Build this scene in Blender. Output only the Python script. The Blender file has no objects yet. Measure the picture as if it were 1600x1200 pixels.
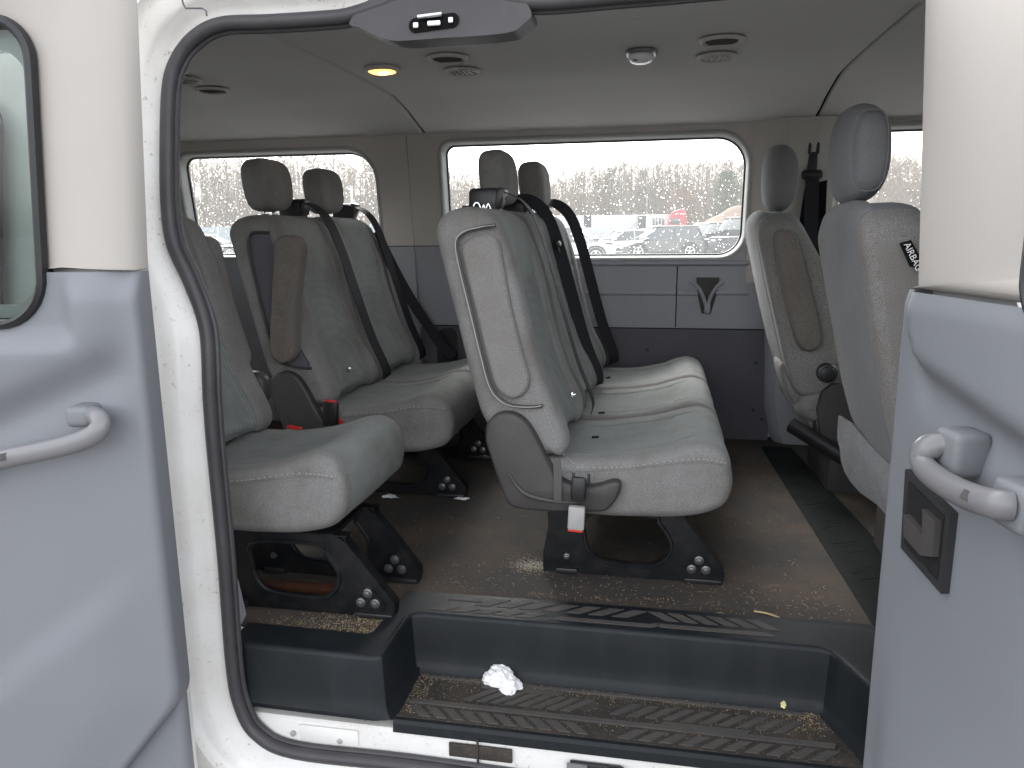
import bpy, bmesh, math, random
from mathutils import Vector, Matrix, noise
import numpy as np
random.seed(7)
C = bpy.context.scene
col = C.collection
R = math.radians

# ------------------------------------------------------------------ camera
YAW, PIT, ROLL, FPX = R(11), R(11.3), R(0.6), 1200.0
CAMZ = 0.85
fw = Vector((-math.sin(YAW)*math.cos(PIT), math.cos(YAW)*math.cos(PIT), -math.sin(PIT)))
rt0 = Vector((math.cos(YAW), math.sin(YAW), 0)); up0 = rt0.cross(fw)
rt = rt0*math.cos(ROLL) - up0*math.sin(ROLL)
up = up0*math.cos(ROLL) + rt0*math.sin(ROLL)
CAM = Vector((0, 0, CAMZ))
cd = bpy.data.cameras.new('camera'); cam = bpy.data.objects.new('camera', cd); col.objects.link(cam)
cd.sensor_width = 36; cd.lens = 36*FPX/1600; cd.clip_start = 0.02; cd.clip_end = 2000
M = Matrix.Identity(4)
for i in range(3):
    M[i][0] = rt[i]; M[i][1] = up[i]; M[i][2] = -fw[i]; M[i][3] = CAM[i]
cam.matrix_world = M
C.camera = cam

# ------------------------------------------------------------------ light
w = bpy.data.worlds.new('World'); C.world = w; w.use_nodes = True
nt = w.node_tree; nt.nodes.clear()
sky = nt.nodes.new('ShaderNodeTexSky'); sky.sky_type = 'NISHITA'; sky.sun_disc = False
SUN_EL, SUN_AZ = R(42), R(335)
sky.sun_elevation = SUN_EL; sky.sun_rotation = SUN_AZ
sky.air_density = 1.0; sky.dust_density = 3.0; sky.ozone_density = 1.0
hs = nt.nodes.new('ShaderNodeHueSaturation'); hs.inputs['Saturation'].default_value = 0.16
bg = nt.nodes.new('ShaderNodeBackground'); bg.inputs['Strength'].default_value = 0.15
ow = nt.nodes.new('ShaderNodeOutputWorld')
nt.links.new(sky.outputs[0], hs.inputs['Color']); nt.links.new(hs.outputs[0], bg.inputs['Color'])
nt.links.new(bg.outputs[0], ow.inputs['Surface'])
sl = bpy.data.lights.new('sun', 'SUN'); sl.energy = 0.5; sl.angle = R(35); sl.color = (1, 0.97, 0.93)
so = bpy.data.objects.new('sun', sl); col.objects.link(so)
sd = Vector((math.sin(SUN_AZ)*math.cos(SUN_EL), math.cos(SUN_AZ)*math.cos(SUN_EL), math.sin(SUN_EL)))
so.rotation_euler = sd.to_track_quat('Z', 'Y').to_euler()
C.view_settings.view_transform = 'Standard'; C.view_settings.look = 'None'
C.view_settings.gamma = 1; C.view_settings.use_curve_mapping = False
C.view_settings.exposure = 2.6
C.cycles.use_denoising = True
C.cycles.max_bounces = 14; C.cycles.diffuse_bounces = 6; C.cycles.glossy_bounces = 4
C.cycles.transmission_bounces = 8; C.cycles.transparent_max_bounces = 16
C.cycles.sample_clamp_indirect = 6; C.cycles.caustics_reflective = False; C.cycles.caustics_refractive = False

# ------------------------------------------------------------------ measuring helpers
def ray(px, py): return fw + rt*((px-800)/FPX) - up*((py-600)/FPX)
def at(px, py, Y):
    d = ray(px, py); return CAM + d*(Y/d.y)
def atz(px, py, Z):
    d = ray(px, py); return CAM + d*((Z-CAMZ)/d.z)

# ------------------------------------------------------------------ object helpers
def wloc(o):
    v = Vector((0, 0, 0))
    while o is not None:
        v += o.location; o = o.parent
    return v
def tag(o, label=None, cat=None, group=None, kind=None):
    if label: o['label'] = label
    if cat: o['category'] = cat
    if group: o['group'] = group
    if kind: o['kind'] = kind
    return o
def thing(name, label, cat, loc=(0, 0, 0), rz=0, group=None):
    o = bpy.data.objects.new(name, None); col.objects.link(o); o.location = loc; o.rotation_euler.z = rz
    o.empty_display_size = 0.1
    return tag(o, label, cat, group)
def obj(name, bm, mats, parent=None, label=None, smooth=38, local=False):
    if parent is not None and not local:
        v = wloc(parent)
        bmesh.ops.translate(bm, vec=-v, verts=bm.verts)
    me = bpy.data.meshes.new(name)
    bm.normal_update()
    bm.to_mesh(me); bm.free()
    if not isinstance(mats, (list, tuple)): mats = [mats]
    for m in mats: me.materials.append(m)
    if smooth:
        me.polygons.foreach_set('use_smooth', [True]*len(me.polygons))
        me.set_sharp_from_angle(angle=R(smooth))
    o = bpy.data.objects.new(name, me); col.objects.link(o)
    if parent is not None: o.parent = parent
    if label: o['label'] = label
    return o
def joinbm(*bms):
    b = bms[0]
    for c in bms[1:]:
        me = bpy.data.meshes.new('tmp'); c.to_mesh(me); c.free(); b.from_mesh(me); bpy.data.meshes.remove(me)
    return b
def box(c, s, bev=0.0, rot=None, seg=2):
    bm = bmesh.new(); bmesh.ops.create_cube(bm, size=1)
    bmesh.ops.scale(bm, vec=s, verts=bm.verts)
    if bev > 0: bmesh.ops.bevel(bm, geom=list(bm.edges), offset=bev, segments=seg, profile=0.5, affect='EDGES')
    if rot is not None: bmesh.ops.rotate(bm, matrix=rot.to_matrix() if hasattr(rot, 'to_matrix') else rot, verts=bm.verts)
    bmesh.ops.translate(bm, vec=c, verts=bm.verts)
    return bm
def cyl(p, q, r, n=16, r2=None, bev=0):
    p, q = Vector(p), Vector(q); d = q-p
    bm = bmesh.new(); bmesh.ops.create_cone(bm, cap_ends=True, segments=n, radius1=r, radius2=r if r2 is None else r2, depth=d.length)
    if bev: bmesh.ops.bevel(bm, geom=[e for e in bm.edges if len(e.link_faces) == 2 and e.calc_face_angle(0) > 1], offset=bev, segments=2, profile=0.5, affect='EDGES')
    bmesh.ops.rotate(bm, matrix=d.to_track_quat('Z', 'Y').to_matrix(), verts=bm.verts)
    bmesh.ops.translate(bm, vec=(p+q)/2, verts=bm.verts)
    return bm
def catmull(P, n=6, closed=False):
    P = [Vector(p) for p in P]; out = []
    N = len(P); rng = N if closed else N-1
    for i in range(rng):
        if closed: a, b, c, d = P[(i-1) % N], P[i], P[(i+1) % N], P[(i+2) % N]
        else: a, b, c, d = P[max(i-1, 0)], P[i], P[i+1], P[min(i+2, N-1)]
        for k in range(n):
            t = k/n
            out.append(0.5*((2*b)+(c-a)*t+(2*a-5*b+4*c-d)*t*t+(3*b-a-3*c+d)*t**3))
    if not closed: out.append(P[-1])
    return out
def tube(path, r, n=10, closed=False, sx=1.0, upv=(0, 0, 1), rfn=None):
    """sweep an ellipse (r*sx wide, r high) along a path"""
    P = [Vector(p) for p in path]; bm = bmesh.new(); rings = []; N = len(P); u = Vector(upv)
    for i, p in enumerate(P):
        a = P[(i-1) % N] if (closed or i > 0) else P[i]
        b = P[(i+1) % N] if (closed or i < N-1) else P[i]
        t = (b-a).normalized(); s = t.cross(u)
        if s.length < 1e-4: s = t.cross(Vector((1, 0, 0)))
        s.normalize(); v = s.cross(t)
        rr = r*(rfn(i/(N-1)) if rfn else 1)
        rings.append([bm.verts.new(p + s*(math.cos(2*math.pi*k/n)*rr*sx) + v*(math.sin(2*math.pi*k/n)*rr)) for k in range(n)])
    for i in range(N if closed else N-1):
        A, B = rings[i], rings[(i+1) % N]
        for k in range(n): bm.faces.new((A[k], A[(k+1) % n], B[(k+1) % n], B[k]))
    if not closed: bm.faces.new(rings[0][::-1]); bm.faces.new(rings[-1])
    bmesh.ops.recalc_face_normals(bm, faces=bm.faces)
    return bm
def ribbon(path, wv, width, th=0.0016):
    """flat webbing: wv = width direction per point or one vector"""
    P = [Vector(p) for p in path]; bm = bmesh.new(); rings = []
    for i, p in enumerate(P):
        wd = (Vector(wv[i]) if isinstance(wv, list) else Vector(wv)).normalized()
        t = (P[min(i+1, len(P)-1)]-P[max(i-1, 0)]).normalized()
        nn = t.cross(wd).normalized(); wd = nn.cross(t).normalized()
        rings.append([bm.verts.new(p+wd*(sx*width/2)+nn*(sy*th/2)) for sx, sy in ((-1, -1), (1, -1), (1, 1), (-1, 1))])
    for A, B in zip(rings, rings[1:]):
        for k in range(4): bm.faces.new((A[k], A[(k+1) % 4], B[(k+1) % 4], B[k]))
    bm.faces.new(rings[0][::-1]); bm.faces.new(rings[-1])
    bmesh.ops.recalc_face_normals(bm, faces=bm.faces)
    return bm
def plate(outer, holes, f, th, bev=0.0):
    """flat plate: 2D loops (a,b), f(a,b,d)->world point, d in 0..th"""
    bm = bmesh.new(); loops = []
    for L in [outer]+list(holes):
        vs = [bm.verts.new((a, b, 0)) for a, b in L]
        es = [bm.edges.new((vs[i], vs[(i+1) % len(vs)])) for i in range(len(vs))]; loops += es
    bmesh.ops.triangle_fill(bm, use_beauty=True, use_dissolve=False, edges=loops, normal=(0, 0, 1))
    if th:
        r = bmesh.ops.extrude_face_region(bm, geom=list(bm.faces))
        nv = [v for v in r['geom'] if isinstance(v, bmesh.types.BMVert)]
        for v in nv: v.co.z = th
        if bev:
            ed = [e for e in bm.edges if len(e.link_faces) == 2 and e.calc_face_angle(0) > 1.2]
            bmesh.ops.bevel(bm, geom=ed, offset=bev, segments=2, profile=0.5, affect='EDGES')
    for v in bm.verts: v.co = f(v.co.x, v.co.y, v.co.z)
    bmesh.ops.recalc_face_normals(bm, faces=bm.faces)
    return bm
def plateXZ(outer, y0, y1, holes=(), bev=0.0):
    return plate(outer, holes, lambda a, b, d: Vector((a, y0+d*(1 if y1 > y0 else -1), b)), abs(y1-y0), bev)
def rrect(x0, z0, x1, z1, r, n=8):
    """rounded rectangle loop; r = one radius or (bl, br, tr, tl)"""
    if not isinstance(r, (tuple, list)): r = (r,)*4
    P = []
    for (cx, cz, a0, rr) in ((x0+r[0], z0+r[0], 180, r[0]), (x1-r[1], z0+r[1], 270, r[1]), (x1-r[2], z1-r[2], 0, r[2]), (x0+r[3], z1-r[3], 90, r[3])):
        for k in range(n+1):
            a = R(a0+90*k/n); P.append((cx+rr*math.cos(a), cz+rr*math.sin(a)))
    return P
def ringloft(rings, closed=True, cap0=False, cap1=False, mfn=None, mcap=0):
    bm = bmesh.new(); V = [[bm.verts.new(p) for p in r] for r in rings]; n = len(rings[0])
    for i in range(len(V)-1):
        for k in range(n if closed else n-1):
            f = bm.faces.new((V[i][k], V[i][(k+1) % n], V[i+1][(k+1) % n], V[i+1][k]))
            if mfn: f.material_index = mfn(i, k)
    if cap0: bm.faces.new(V[0][::-1]).material_index = mcap
    if cap1: bm.faces.new(V[-1]).material_index = mcap
    bmesh.ops.recalc_face_normals(bm, faces=bm.faces)
    return bm
def normals2(P):
    """outward normals of a closed 2D loop"""
    N = len(P); area = sum(P[i][0]*P[(i+1) % N][1]-P[(i+1) % N][0]*P[i][1] for i in range(N)); s = 1 if area > 0 else -1
    out = []
    for i in range(N):
        a, b = P[i-1], P[(i+1) % N]; tx, tz = b[0]-a[0], b[1]-a[1]; l = math.hypot(tx, tz) or 1
        out.append((s*tz/l, -s*tx/l))
    return out
def edge_round(d, r):
    if d >= r: return 0.0
    q = 1-d/r; return r*(1-math.sqrt(max(0, 1-q*q)))
def loft_y(profile, ys, y0, y1, r, disp=None, mfn=None, nper=5, topdrop=None, mcap=0):
    """upholstered solid: closed XZ profile lofted across y with rounded ends and a displacement on its surface"""
    P = [(p.x, p.y) for p in catmull([(a, b, 0) for a, b in profile], nper, closed=True)]
    N2 = normals2(P)
    ends = []
    for k in range(7): ends.append(r*(1-math.cos(math.pi/2*k/6)))
    yy = sorted(set([round(y0+e, 5) for e in ends]+[round(y1-e, 5) for e in ends]+[round(y, 5) for y in ys if y0+r < y < y1-r]))
    rings = []
    for y in yy:
        a = edge_round(min(y-y0, y1-y), r)
        ring = []
        for (x, z), (nx, nz) in zip(P, N2):
            d = (disp(x, z, y, nx, nz) if disp else 0) - a
            zz = z+nz*d
            if topdrop: zz -= topdrop(x, z, y)
            ring.append(Vector((x+nx*d, y, zz)))
        rings.append(ring)
    def mf(i, k):
        if not mfn: return 0
        y = (yy[i]+yy[i+1])/2; a, b = P[k], P[(k+1) % len(P)]
        return mfn((a[0]+b[0])/2, (a[1]+b[1])/2, y, N2[k])
    return ringloft(rings, True, True, True, mf, mcap)
def pillow(c, s, p=4.0, nu=28, nv=18, rot=None, f=None):
    """superellipsoid"""
    bm = bmesh.new(); rings = []
    sg = lambda v, e: math.copysign(abs(v)**e, v)
    for j in range(1, nv):
        v = -math.pi/2+math.pi*j/nv; ring = []
        for i in range(nu):
            u = 2*math.pi*i/nu; e = 2/p
            q = Vector((s[0]*sg(math.cos(v), e)*sg(math.cos(u), e), s[1]*sg(math.cos(v), e)*sg(math.sin(u), e), s[2]*sg(math.sin(v), e)))
            if f: q = f(q)
            if rot is not None: q = rot @ q
            ring.append(Vector(c)+q)
        rings.append(ring)
    return ringloft(rings, True, True, True)

# ------------------------------------------------------------------ materials
def mat(name, base, rough=0.6, spec=0.5, metal=0, noise_amt=0.0, noise_scale=30, col2=None, bump=0.0, bscale=300, extra=None, coat=0):
    m = bpy.data.materials.new(name); m.use_nodes = True; n = m.node_tree.nodes; l = m.node_tree.links
    b = n['Principled BSDF']; b.inputs['Roughness'].default_value = rough
    b.inputs['Specular IOR Level'].default_value = spec; b.inputs['Metallic'].default_value = metal
    b.inputs['Coat Weight'].default_value = coat
    b.inputs['Base Color'].default_value = (*base, 1)
    tc = n.new('ShaderNodeTexCoord')
    out = None
    if col2 is not None:
        t = n.new('ShaderNodeTexNoise'); t.inputs['Scale'].default_value = noise_scale; t.inputs['Detail'].default_value = 6; t.inputs['Roughness'].default_value = 0.65
        l.new(tc.outputs['Object'], t.inputs['Vector'])
        mp = n.new('ShaderNodeMapRange'); mp.inputs[1].default_value = 0.42; mp.inputs[2].default_value = 0.7; mp.inputs[4].default_value = noise_amt
        l.new(t.outputs[0], mp.inputs[0])
        mx = n.new('ShaderNodeMix'); mx.data_type = 'RGBA'; mx.inputs['A'].default_value = (*base, 1); mx.inputs['B'].default_value = (*col2, 1)
        l.new(mp.outputs[0], mx.inputs['Factor']); out = mx.outputs['Result']
        l.new(out, b.inputs['Base Color'])
    if bump:
        t2 = n.new('ShaderNodeTexNoise'); t2.inputs['Scale'].default_value = bscale; t2.inputs['Detail'].default_value = 3
        l.new(tc.outputs['Object'], t2.inputs['Vector'])
        bp = n.new('ShaderNodeBump'); bp.inputs['Strength'].default_value = bump; bp.inputs['Distance'].default_value = 0.002
        l.new(t2.outputs[0], bp.inputs['Height']); l.new(bp.outputs[0], b.inputs['Normal'])
    if extra: extra(m, n, l, b, tc, out)
    return m
def heather(scale=900, amt=0.35, dark=0.6):
    """fine speckle of woven cloth + soft stains"""
    def f(m, n, l, b, tc, out):
        t = n.new('ShaderNodeTexNoise'); t.inputs['Scale'].default_value = scale; t.inputs['Detail'].default_value = 2
        l.new(tc.outputs['Object'], t.inputs['Vector'])
        mp = n.new('ShaderNodeMapRange'); mp.inputs[1].default_value = 0.35; mp.inputs[2].default_value = 0.65
        mp.inputs[3].default_value = dark; mp.inputs[4].default_value = 1+amt
        l.new(t.outputs[0], mp.inputs[0])
        mx = n.new('ShaderNodeVectorMath'); mx.operation = 'SCALE'
        l.new(out, mx.inputs[0]); l.new(mp.outputs[0], mx.inputs['Scale']); l.new(mx.outputs[0], b.inputs['Base Color'])
        b.inputs['Sheen Weight'].default_value = 0.06; b.inputs['Sheen Roughness'].default_value = 0.5
    return f
def ribs(axis='Y', scale=95):
    def f(m, n, l, b, tc, out):
        sp = n.new('ShaderNodeSeparateXYZ'); l.new(tc.outputs['Object'], sp.inputs[0])
        def wave(sock, freq):
            a = n.new('ShaderNodeMath'); a.operation = 'MULTIPLY'; a.inputs[1].default_value = freq; l.new(sock, a.inputs[0])
            s = n.new('ShaderNodeMath'); s.operation = 'SINE'; l.new(a.outputs[0], s.inputs[0])
            p = n.new('ShaderNodeMapRange'); p.inputs[1].default_value = -1; l.new(s.outputs[0], p.inputs[0]); return p.outputs[0]
        wy = wave(sp.outputs[1], 2*math.pi*scale)
        xz = n.new('ShaderNodeMath'); xz.operation = 'MULTIPLY_ADD'; xz.inputs[1].default_value = 0.5; l.new(sp.outputs[2], xz.inputs[0]); l.new(sp.outputs[0], xz.inputs[2])
        a = n.new('ShaderNodeMath'); a.operation = 'MULTIPLY'; a.inputs[1].default_value = 0.9; l.new(wave(xz.outputs[0], 2*math.pi*120), a.inputs[0])
        a2 = n.new('ShaderNodeMath'); a2.operation = 'ADD'; a2.inputs[1].default_value = 0.45; l.new(a.outputs[0], a2.inputs[0])
        h = n.new('ShaderNodeMath'); h.operation = 'MULTIPLY'; l.new(wy, h.inputs[0]); l.new(a2.outputs[0], h.inputs[1])
        mp = n.new('ShaderNodeMapRange'); mp.inputs[3].default_value = 0.92; mp.inputs[4].default_value = 1.13; l.new(h.outputs[0], mp.inputs[0])
        mx = n.new('ShaderNodeVectorMath'); mx.operation = 'SCALE'
        l.new(out, mx.inputs[0]); l.new(mp.outputs[0], mx.inputs['Scale']); l.new(mx.outputs[0], b.inputs['Base Color'])
        bp = n.new('ShaderNodeBump'); bp.inputs['Strength'].default_value = 0.25; bp.inputs['Distance'].default_value = 0.001
        l.new(h.outputs[0], bp.inputs['Height']); l.new(bp.outputs[0], b.inputs['Normal'])
        b.inputs['Sheen Weight'].default_value = 0.05
    return f
m_bolster = mat('bolster_cloth', (0.224, 0.221, 0.217), 0.95, 0.1, noise_amt=0.8, noise_scale=6, col2=(0.146, 0.134, 0.122), bump=0.35, bscale=700, extra=heather())
m_face = mat('face_cloth', (0.214, 0.226, 0.221), 0.95, 0.1, noise_amt=0.75, noise_scale=8, col2=(0.155, 0.155, 0.143), bump=0.3, bscale=800, extra=heather(1100, 0.25, 0.75))
m_insert = mat('ribbed_cloth', (0.205, 0.216, 0.211), 0.95, 0.1, noise_amt=0.75, noise_scale=8, col2=(0.14, 0.148, 0.14), extra=ribs())
m_armcloth = mat('armrest_cloth', (0.225, 0.218, 0.212), 0.95, 0.1, noise_amt=0.4, noise_scale=10, col2=(0.17, 0.15, 0.13), bump=0.4, bscale=700, extra=heather(700, 0.4, 0.55))
m_armbrown = mat('soiled_armrest_cloth', (0.17, 0.152, 0.138), 0.95, 0.1, noise_amt=0.5, noise_scale=8, col2=(0.11, 0.10, 0.092), bump=0.4, bscale=700, extra=heather())
m_frontback = mat('front_seat_cloth', (0.195, 0.198, 0.207), 0.95, 0.08, noise_amt=0.5, noise_scale=6, col2=(0.155, 0.150, 0.148), bump=0.3, bscale=700, extra=heather(900, 0.22, 0.78))
m_carpetflap = mat('carpet_flap_cloth', (0.20, 0.204, 0.214), 1, 0.05, noise_amt=0.7, noise_scale=15, col2=(0.15, 0.15, 0.152), bump=0.8, bscale=350, extra=heather(500, 0.3, 0.7))
m_thread = mat('light_thread', (0.42, 0.40, 0.36), 0.9)
m_cover = mat('dark_grey_plastic', (0.05, 0.046, 0.046), 0.5, 0.4, noise_amt=0.5, noise_scale=12, col2=(0.075, 0.068, 0.064), bump=0.12, bscale=900)
m_black = mat('black_plastic', (0.013, 0.013, 0.015), 0.42, 0.5, noise_amt=0.4, noise_scale=20, col2=(0.03, 0.029, 0.028), bump=0.08, bscale=900)
m_steel = mat('black_painted_steel', (0.005, 0.006, 0.008), 0.38, 0.3, noise_amt=0.5, noise_scale=25, col2=(0.03, 0.027, 0.024))
m_bolt = mat('worn_steel', (0.22, 0.22, 0.23), 0.35, 0.5, 0.8, noise_amt=0.5, noise_scale=200, col2=(0.05, 0.05, 0.05))
m_chrome = mat('bright_metal', (0.75, 0.76, 0.78), 0.18, 0.5, 1.0)
m_web = mat('black_webbing', (0.014, 0.014, 0.018), 0.7, 0.3, bump=0.4, bscale=1500)
m_webgrey = mat('grey_webbing', (0.10, 0.098, 0.095), 0.8, 0.2, bump=0.3, bscale=1500)
m_buckle = mat('grey_buckle_plastic', (0.36, 0.355, 0.35), 0.45, 0.5, noise_amt=0.3, noise_scale=40, col2=(0.28, 0.27, 0.26))
m_red = mat('red_button_plastic', (0.55, 0.03, 0.025), 0.4, 0.5)
m_trim = mat('blue_grey_trim_plastic', (0.33, 0.335, 0.365), 0.5, 0.4, noise_amt=0.35, noise_scale=4, col2=(0.29, 0.29, 0.315), bump=0.10, bscale=1200)
m_doortrim = mat('door_trim_plastic', (0.185, 0.193, 0.212), 0.5, 0.4, noise_amt=0.35, noise_scale=3.5, col2=(0.17, 0.172, 0.185), bump=0.12, bscale=1200)
m_trimdark = mat('charcoal_panel', (0.10, 0.098, 0.115), 0.6, 0.3, noise_amt=0.4, noise_scale=8, col2=(0.08, 0.077, 0.09), bump=0.15, bscale=600)
m_beige = mat('pale_beige_trim_plastic', (0.50, 0.475, 0.45), 0.6, 0.3, noise_amt=0.3, noise_scale=5, col2=(0.45, 0.41, 0.38), bump=0.06, bscale=1200)
m_doorbeige = mat('door_upper_trim_plastic', (0.42, 0.395, 0.37), 0.6, 0.3, noise_amt=0.35, noise_scale=4, col2=(0.39, 0.355, 0.33), bump=0.06, bscale=1200)
m_head = mat('headliner_cloth', (0.56, 0.555, 0.55), 0.95, 0.1, noise_amt=0.35, noise_scale=3, col2=(0.51, 0.495, 0.48), bump=0.15, bscale=900)
m_handle = mat('grey_handle_plastic', (0.175, 0.172, 0.182), 0.35, 0.5, bump=0.03, bscale=900)
m_mount = mat('grained_mount_plastic', (0.18, 0.187, 0.2), 0.5, 0.4, bump=0.5, bscale=900)
def dirt(m, n, l, b, tc, out):
    t = n.new('ShaderNodeTexNoise'); t.inputs['Scale'].default_value = 260; t.inputs['Detail'].default_value = 4; l.new(tc.outputs['Object'], t.inputs['Vector'])
    mp = n.new('ShaderNodeMapRange'); mp.inputs[1].default_value = 0.60; mp.inputs[2].default_value = 0.72; l.new(t.outputs[0], mp.inputs[0])
    mx = n.new('ShaderNodeMix'); mx.data_type = 'RGBA'; mx.inputs['B'].default_value = (0.17, 0.14, 0.105, 1)
    l.new(mp.outputs[0], mx.inputs['Factor'])
    if out: l.new(out, mx.inputs['A'])
    else: mx.inputs['A'].default_value = b.inputs['Base Color'].default_value
    l.new(mx.outputs['Result'], b.inputs['Base Color'])
m_paint = mat('white_paint', (0.78, 0.77, 0.755), 0.28, 0.5, noise_amt=0.35, noise_scale=9, col2=(0.66, 0.63, 0.57), coat=0.5)
def specks(m, n, l, b, tc, out):
    t = n.new('ShaderNodeTexNoise'); t.inputs['Scale'].default_value = 90; t.inputs['Detail'].default_value = 6; t.inputs['Roughness'].default_value = 0.75; l.new(tc.outputs['Object'], t.inputs['Vector'])
    t2 = n.new('ShaderNodeTexNoise'); t2.inputs['Scale'].default_value = 3.0; t2.inputs['Detail'].default_value = 4; l.new(tc.outputs['Object'], t2.inputs['Vector'])
    ad = n.new('ShaderNodeMath'); ad.operation = 'MULTIPLY_ADD'; ad.inputs[1].default_value = 0.35; l.new(t2.outputs[0], ad.inputs[0]); l.new(t.outputs[0], ad.inputs[2])
    mp = n.new('ShaderNodeMapRange'); mp.inputs[1].default_value = 0.77; mp.inputs[2].default_value = 0.88; mp.inputs[4].default_value = 0.75; l.new(ad.outputs[0], mp.inputs[0])
    mx = n.new('ShaderNodeMix'); mx.data_type = 'RGBA'; mx.inputs['B'].default_value = (0.24, 0.19, 0.15, 1)
    l.new(mp.outputs[0], mx.inputs['Factor']); l.new(out, mx.inputs['A']); l.new(mx.outputs['Result'], b.inputs['Base Color'])
m_jamb = mat('scuffed_white_paint', (0.76, 0.75, 0.735), 0.4, 0.5, noise_amt=0.55, noise_scale=6, col2=(0.60, 0.57, 0.52), bump=0.12, bscale=60, extra=specks)
def sandy(m, n, l, b, tc, out):
    # fine sand plus a thin grit wash
    t = n.new('ShaderNodeTexNoise'); t.inputs['Scale'].default_value = 420; t.inputs['Detail'].default_value = 5; t.inputs['Roughness'].default_value = 0.8; l.new(tc.outputs['Object'], t.inputs['Vector'])
    t3 = n.new('ShaderNodeTexNoise'); t3.inputs['Scale'].default_value = 5; t3.inputs['Detail'].default_value = 5; l.new(tc.outputs['Object'], t3.inputs['Vector'])
    ad = n.new('ShaderNodeMath'); ad.operation = 'MULTIPLY_ADD'; ad.inputs[1].default_value = 0.28; l.new(t3.outputs[0], ad.inputs[0]); l.new(t.outputs[0], ad.inputs[2])
    mp = n.new('ShaderNodeMapRange'); mp.inputs[1].default_value = 0.70; mp.inputs[2].default_value = 0.86; mp.inputs[4].default_value = 0.75; l.new(ad.outputs[0], mp.inputs[0])
    mx = n.new('ShaderNodeMix'); mx.data_type = 'RGBA'; mx.inputs['B'].default_value = (0.20, 0.16, 0.125, 1)
    l.new(mp.outputs[0], mx.inputs['Factor']); l.new(out, mx.inputs['A']); l.new(mx.outputs['Result'], b.inputs['Base Color'])
m_carpet = mat('worn_vinyl_floor', (0.055, 0.050, 0.047), 0.75, 0.2, noise_amt=0.9, noise_scale=5, col2=(0.095, 0.070, 0.052), bump=0.5, bscale=500, extra=sandy)
def wash(m, n, l, b, tc, out):
    # dried water runs on black rubber
    mp0 = n.new('ShaderNodeMapping'); mp0.inputs['Scale'].default_value = (14, 14, 3); l.new(tc.outputs['Object'], mp0.inputs['Vector'])
    t = n.new('ShaderNodeTexNoise'); t.inputs['Scale'].default_value = 1.0; t.inputs['Detail'].default_value = 3; t.inputs['Distortion'].default_value = 0.6; l.new(mp0.outputs[0], t.inputs['Vector'])
    mp = n.new('ShaderNodeMapRange'); mp.inputs[1].default_value = 0.5; mp.inputs[2].default_value = 0.68; mp.inputs[4].default_value = 0.5; l.new(t.outputs[0], mp.inputs[0])
    mx = n.new('ShaderNodeMix'); mx.data_type = 'RGBA'; mx.inputs['B'].default_value = (0.017, 0.0195, 0.023, 1)
    l.new(mp.outputs[0], mx.inputs['Factor']); l.new(out, mx.inputs['A']); l.new(mx.outputs['Result'], b.inputs['Base Color'])
m_mat = mat('black_rubber', (0.0085, 0.011, 0.0135), 0.5, 0.3, noise_amt=0.4, noise_scale=30, col2=(0.012, 0.0135, 0.016), bump=0.15, bscale=900, extra=wash)
m_tread = mat('dusty_rubber_tread', (0.040, 0.036, 0.033), 0.8, 0.2, noise_amt=0.6, noise_scale=14, col2=(0.085, 0.070, 0.056), bump=0.5, bscale=400, extra=dirt)
m_pads = mat('rubber_tread_pads', (0.072, 0.068, 0.066), 0.65, 0.3, noise_amt=0.7, noise_scale=18, col2=(0.10, 0.088, 0.075), bump=0.4, bscale=500)
m_seal = mat('rubber_seal', (0.045, 0.043, 0.048), 0.45, 0.4, noise_amt=0.4, noise_scale=15, col2=(0.08, 0.076, 0.075), bump=0.1, bscale=600)
m_dark = mat('dark_gap', (0.01, 0.01, 0.01), 0.9, 0.1)
m_rust = mat('rusty_steel', (0.10, 0.035, 0.018), 0.8, 0.2, noise_amt=0.8, noise_scale=25, col2=(0.03, 0.02, 0.016))
m_paper = mat('white_tissue', (0.86, 0.86, 0.86), 0.95, 0.1)
m_straw = mat('dry_straw', (0.42, 0.33, 0.18), 0.9, 0.1)
m_speck = mat('pale_grit', (0.55, 0.5, 0.43), 0.9, 0.1)
m_yellow = mat('yellow_crumb', (0.75, 0.68, 0.35), 0.8, 0.2)
def glassmat(name, tint, refl=0.08, veil=0.03, rough=0.02):
    m = bpy.data.materials.new(name); m.use_nodes = True; n = m.node_tree.nodes; l = m.node_tree.links; n.clear()
    tr = n.new('ShaderNodeBsdfTransparent'); tr.inputs[0].default_value = (*tint, 1)
    gl = n.new('ShaderNodeBsdfGlossy'); gl.inputs['Roughness'].default_value = rough
    fr = n.new('ShaderNodeFresnel'); fr.inputs[0].default_value = 1.5
    df = n.new('ShaderNodeBsdfTranslucent'); df.inputs[0].default_value = (0.85, 0.87, 0.87, 1)
    m1 = n.new('ShaderNodeMixShader'); m1.inputs[0].default_value = veil; l.new(tr.outputs[0], m1.inputs[1]); l.new(df.outputs[0], m1.inputs[2])
    m2 = n.new('ShaderNodeMixShader'); l.new(fr.outputs[0], m2.inputs[0]); l.new(m1.outputs[0], m2.inputs[1]); l.new(gl.outputs[0], m2.inputs[2])
    o = n.new('ShaderNodeOutputMaterial'); l.new(m2.outputs[0], o.inputs[0]); return m
m_glass = glassmat('wet_window_glass', (0.95, 0.96, 0.95), veil=0.075)
m_doorglass = glassmat('tinted_window_glass', (0.45, 0.52, 0.50), veil=0.03)
m_drop = bpy.data.materials.new('rain_water'); m_drop.use_nodes = True
_b = m_drop.node_tree.nodes['Principled BSDF']; _b.inputs['Transmission Weight'].default_value = 1; _b.inputs['IOR'].default_value = 1.33; _b.inputs['Roughness'].default_value = 0.0
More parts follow.
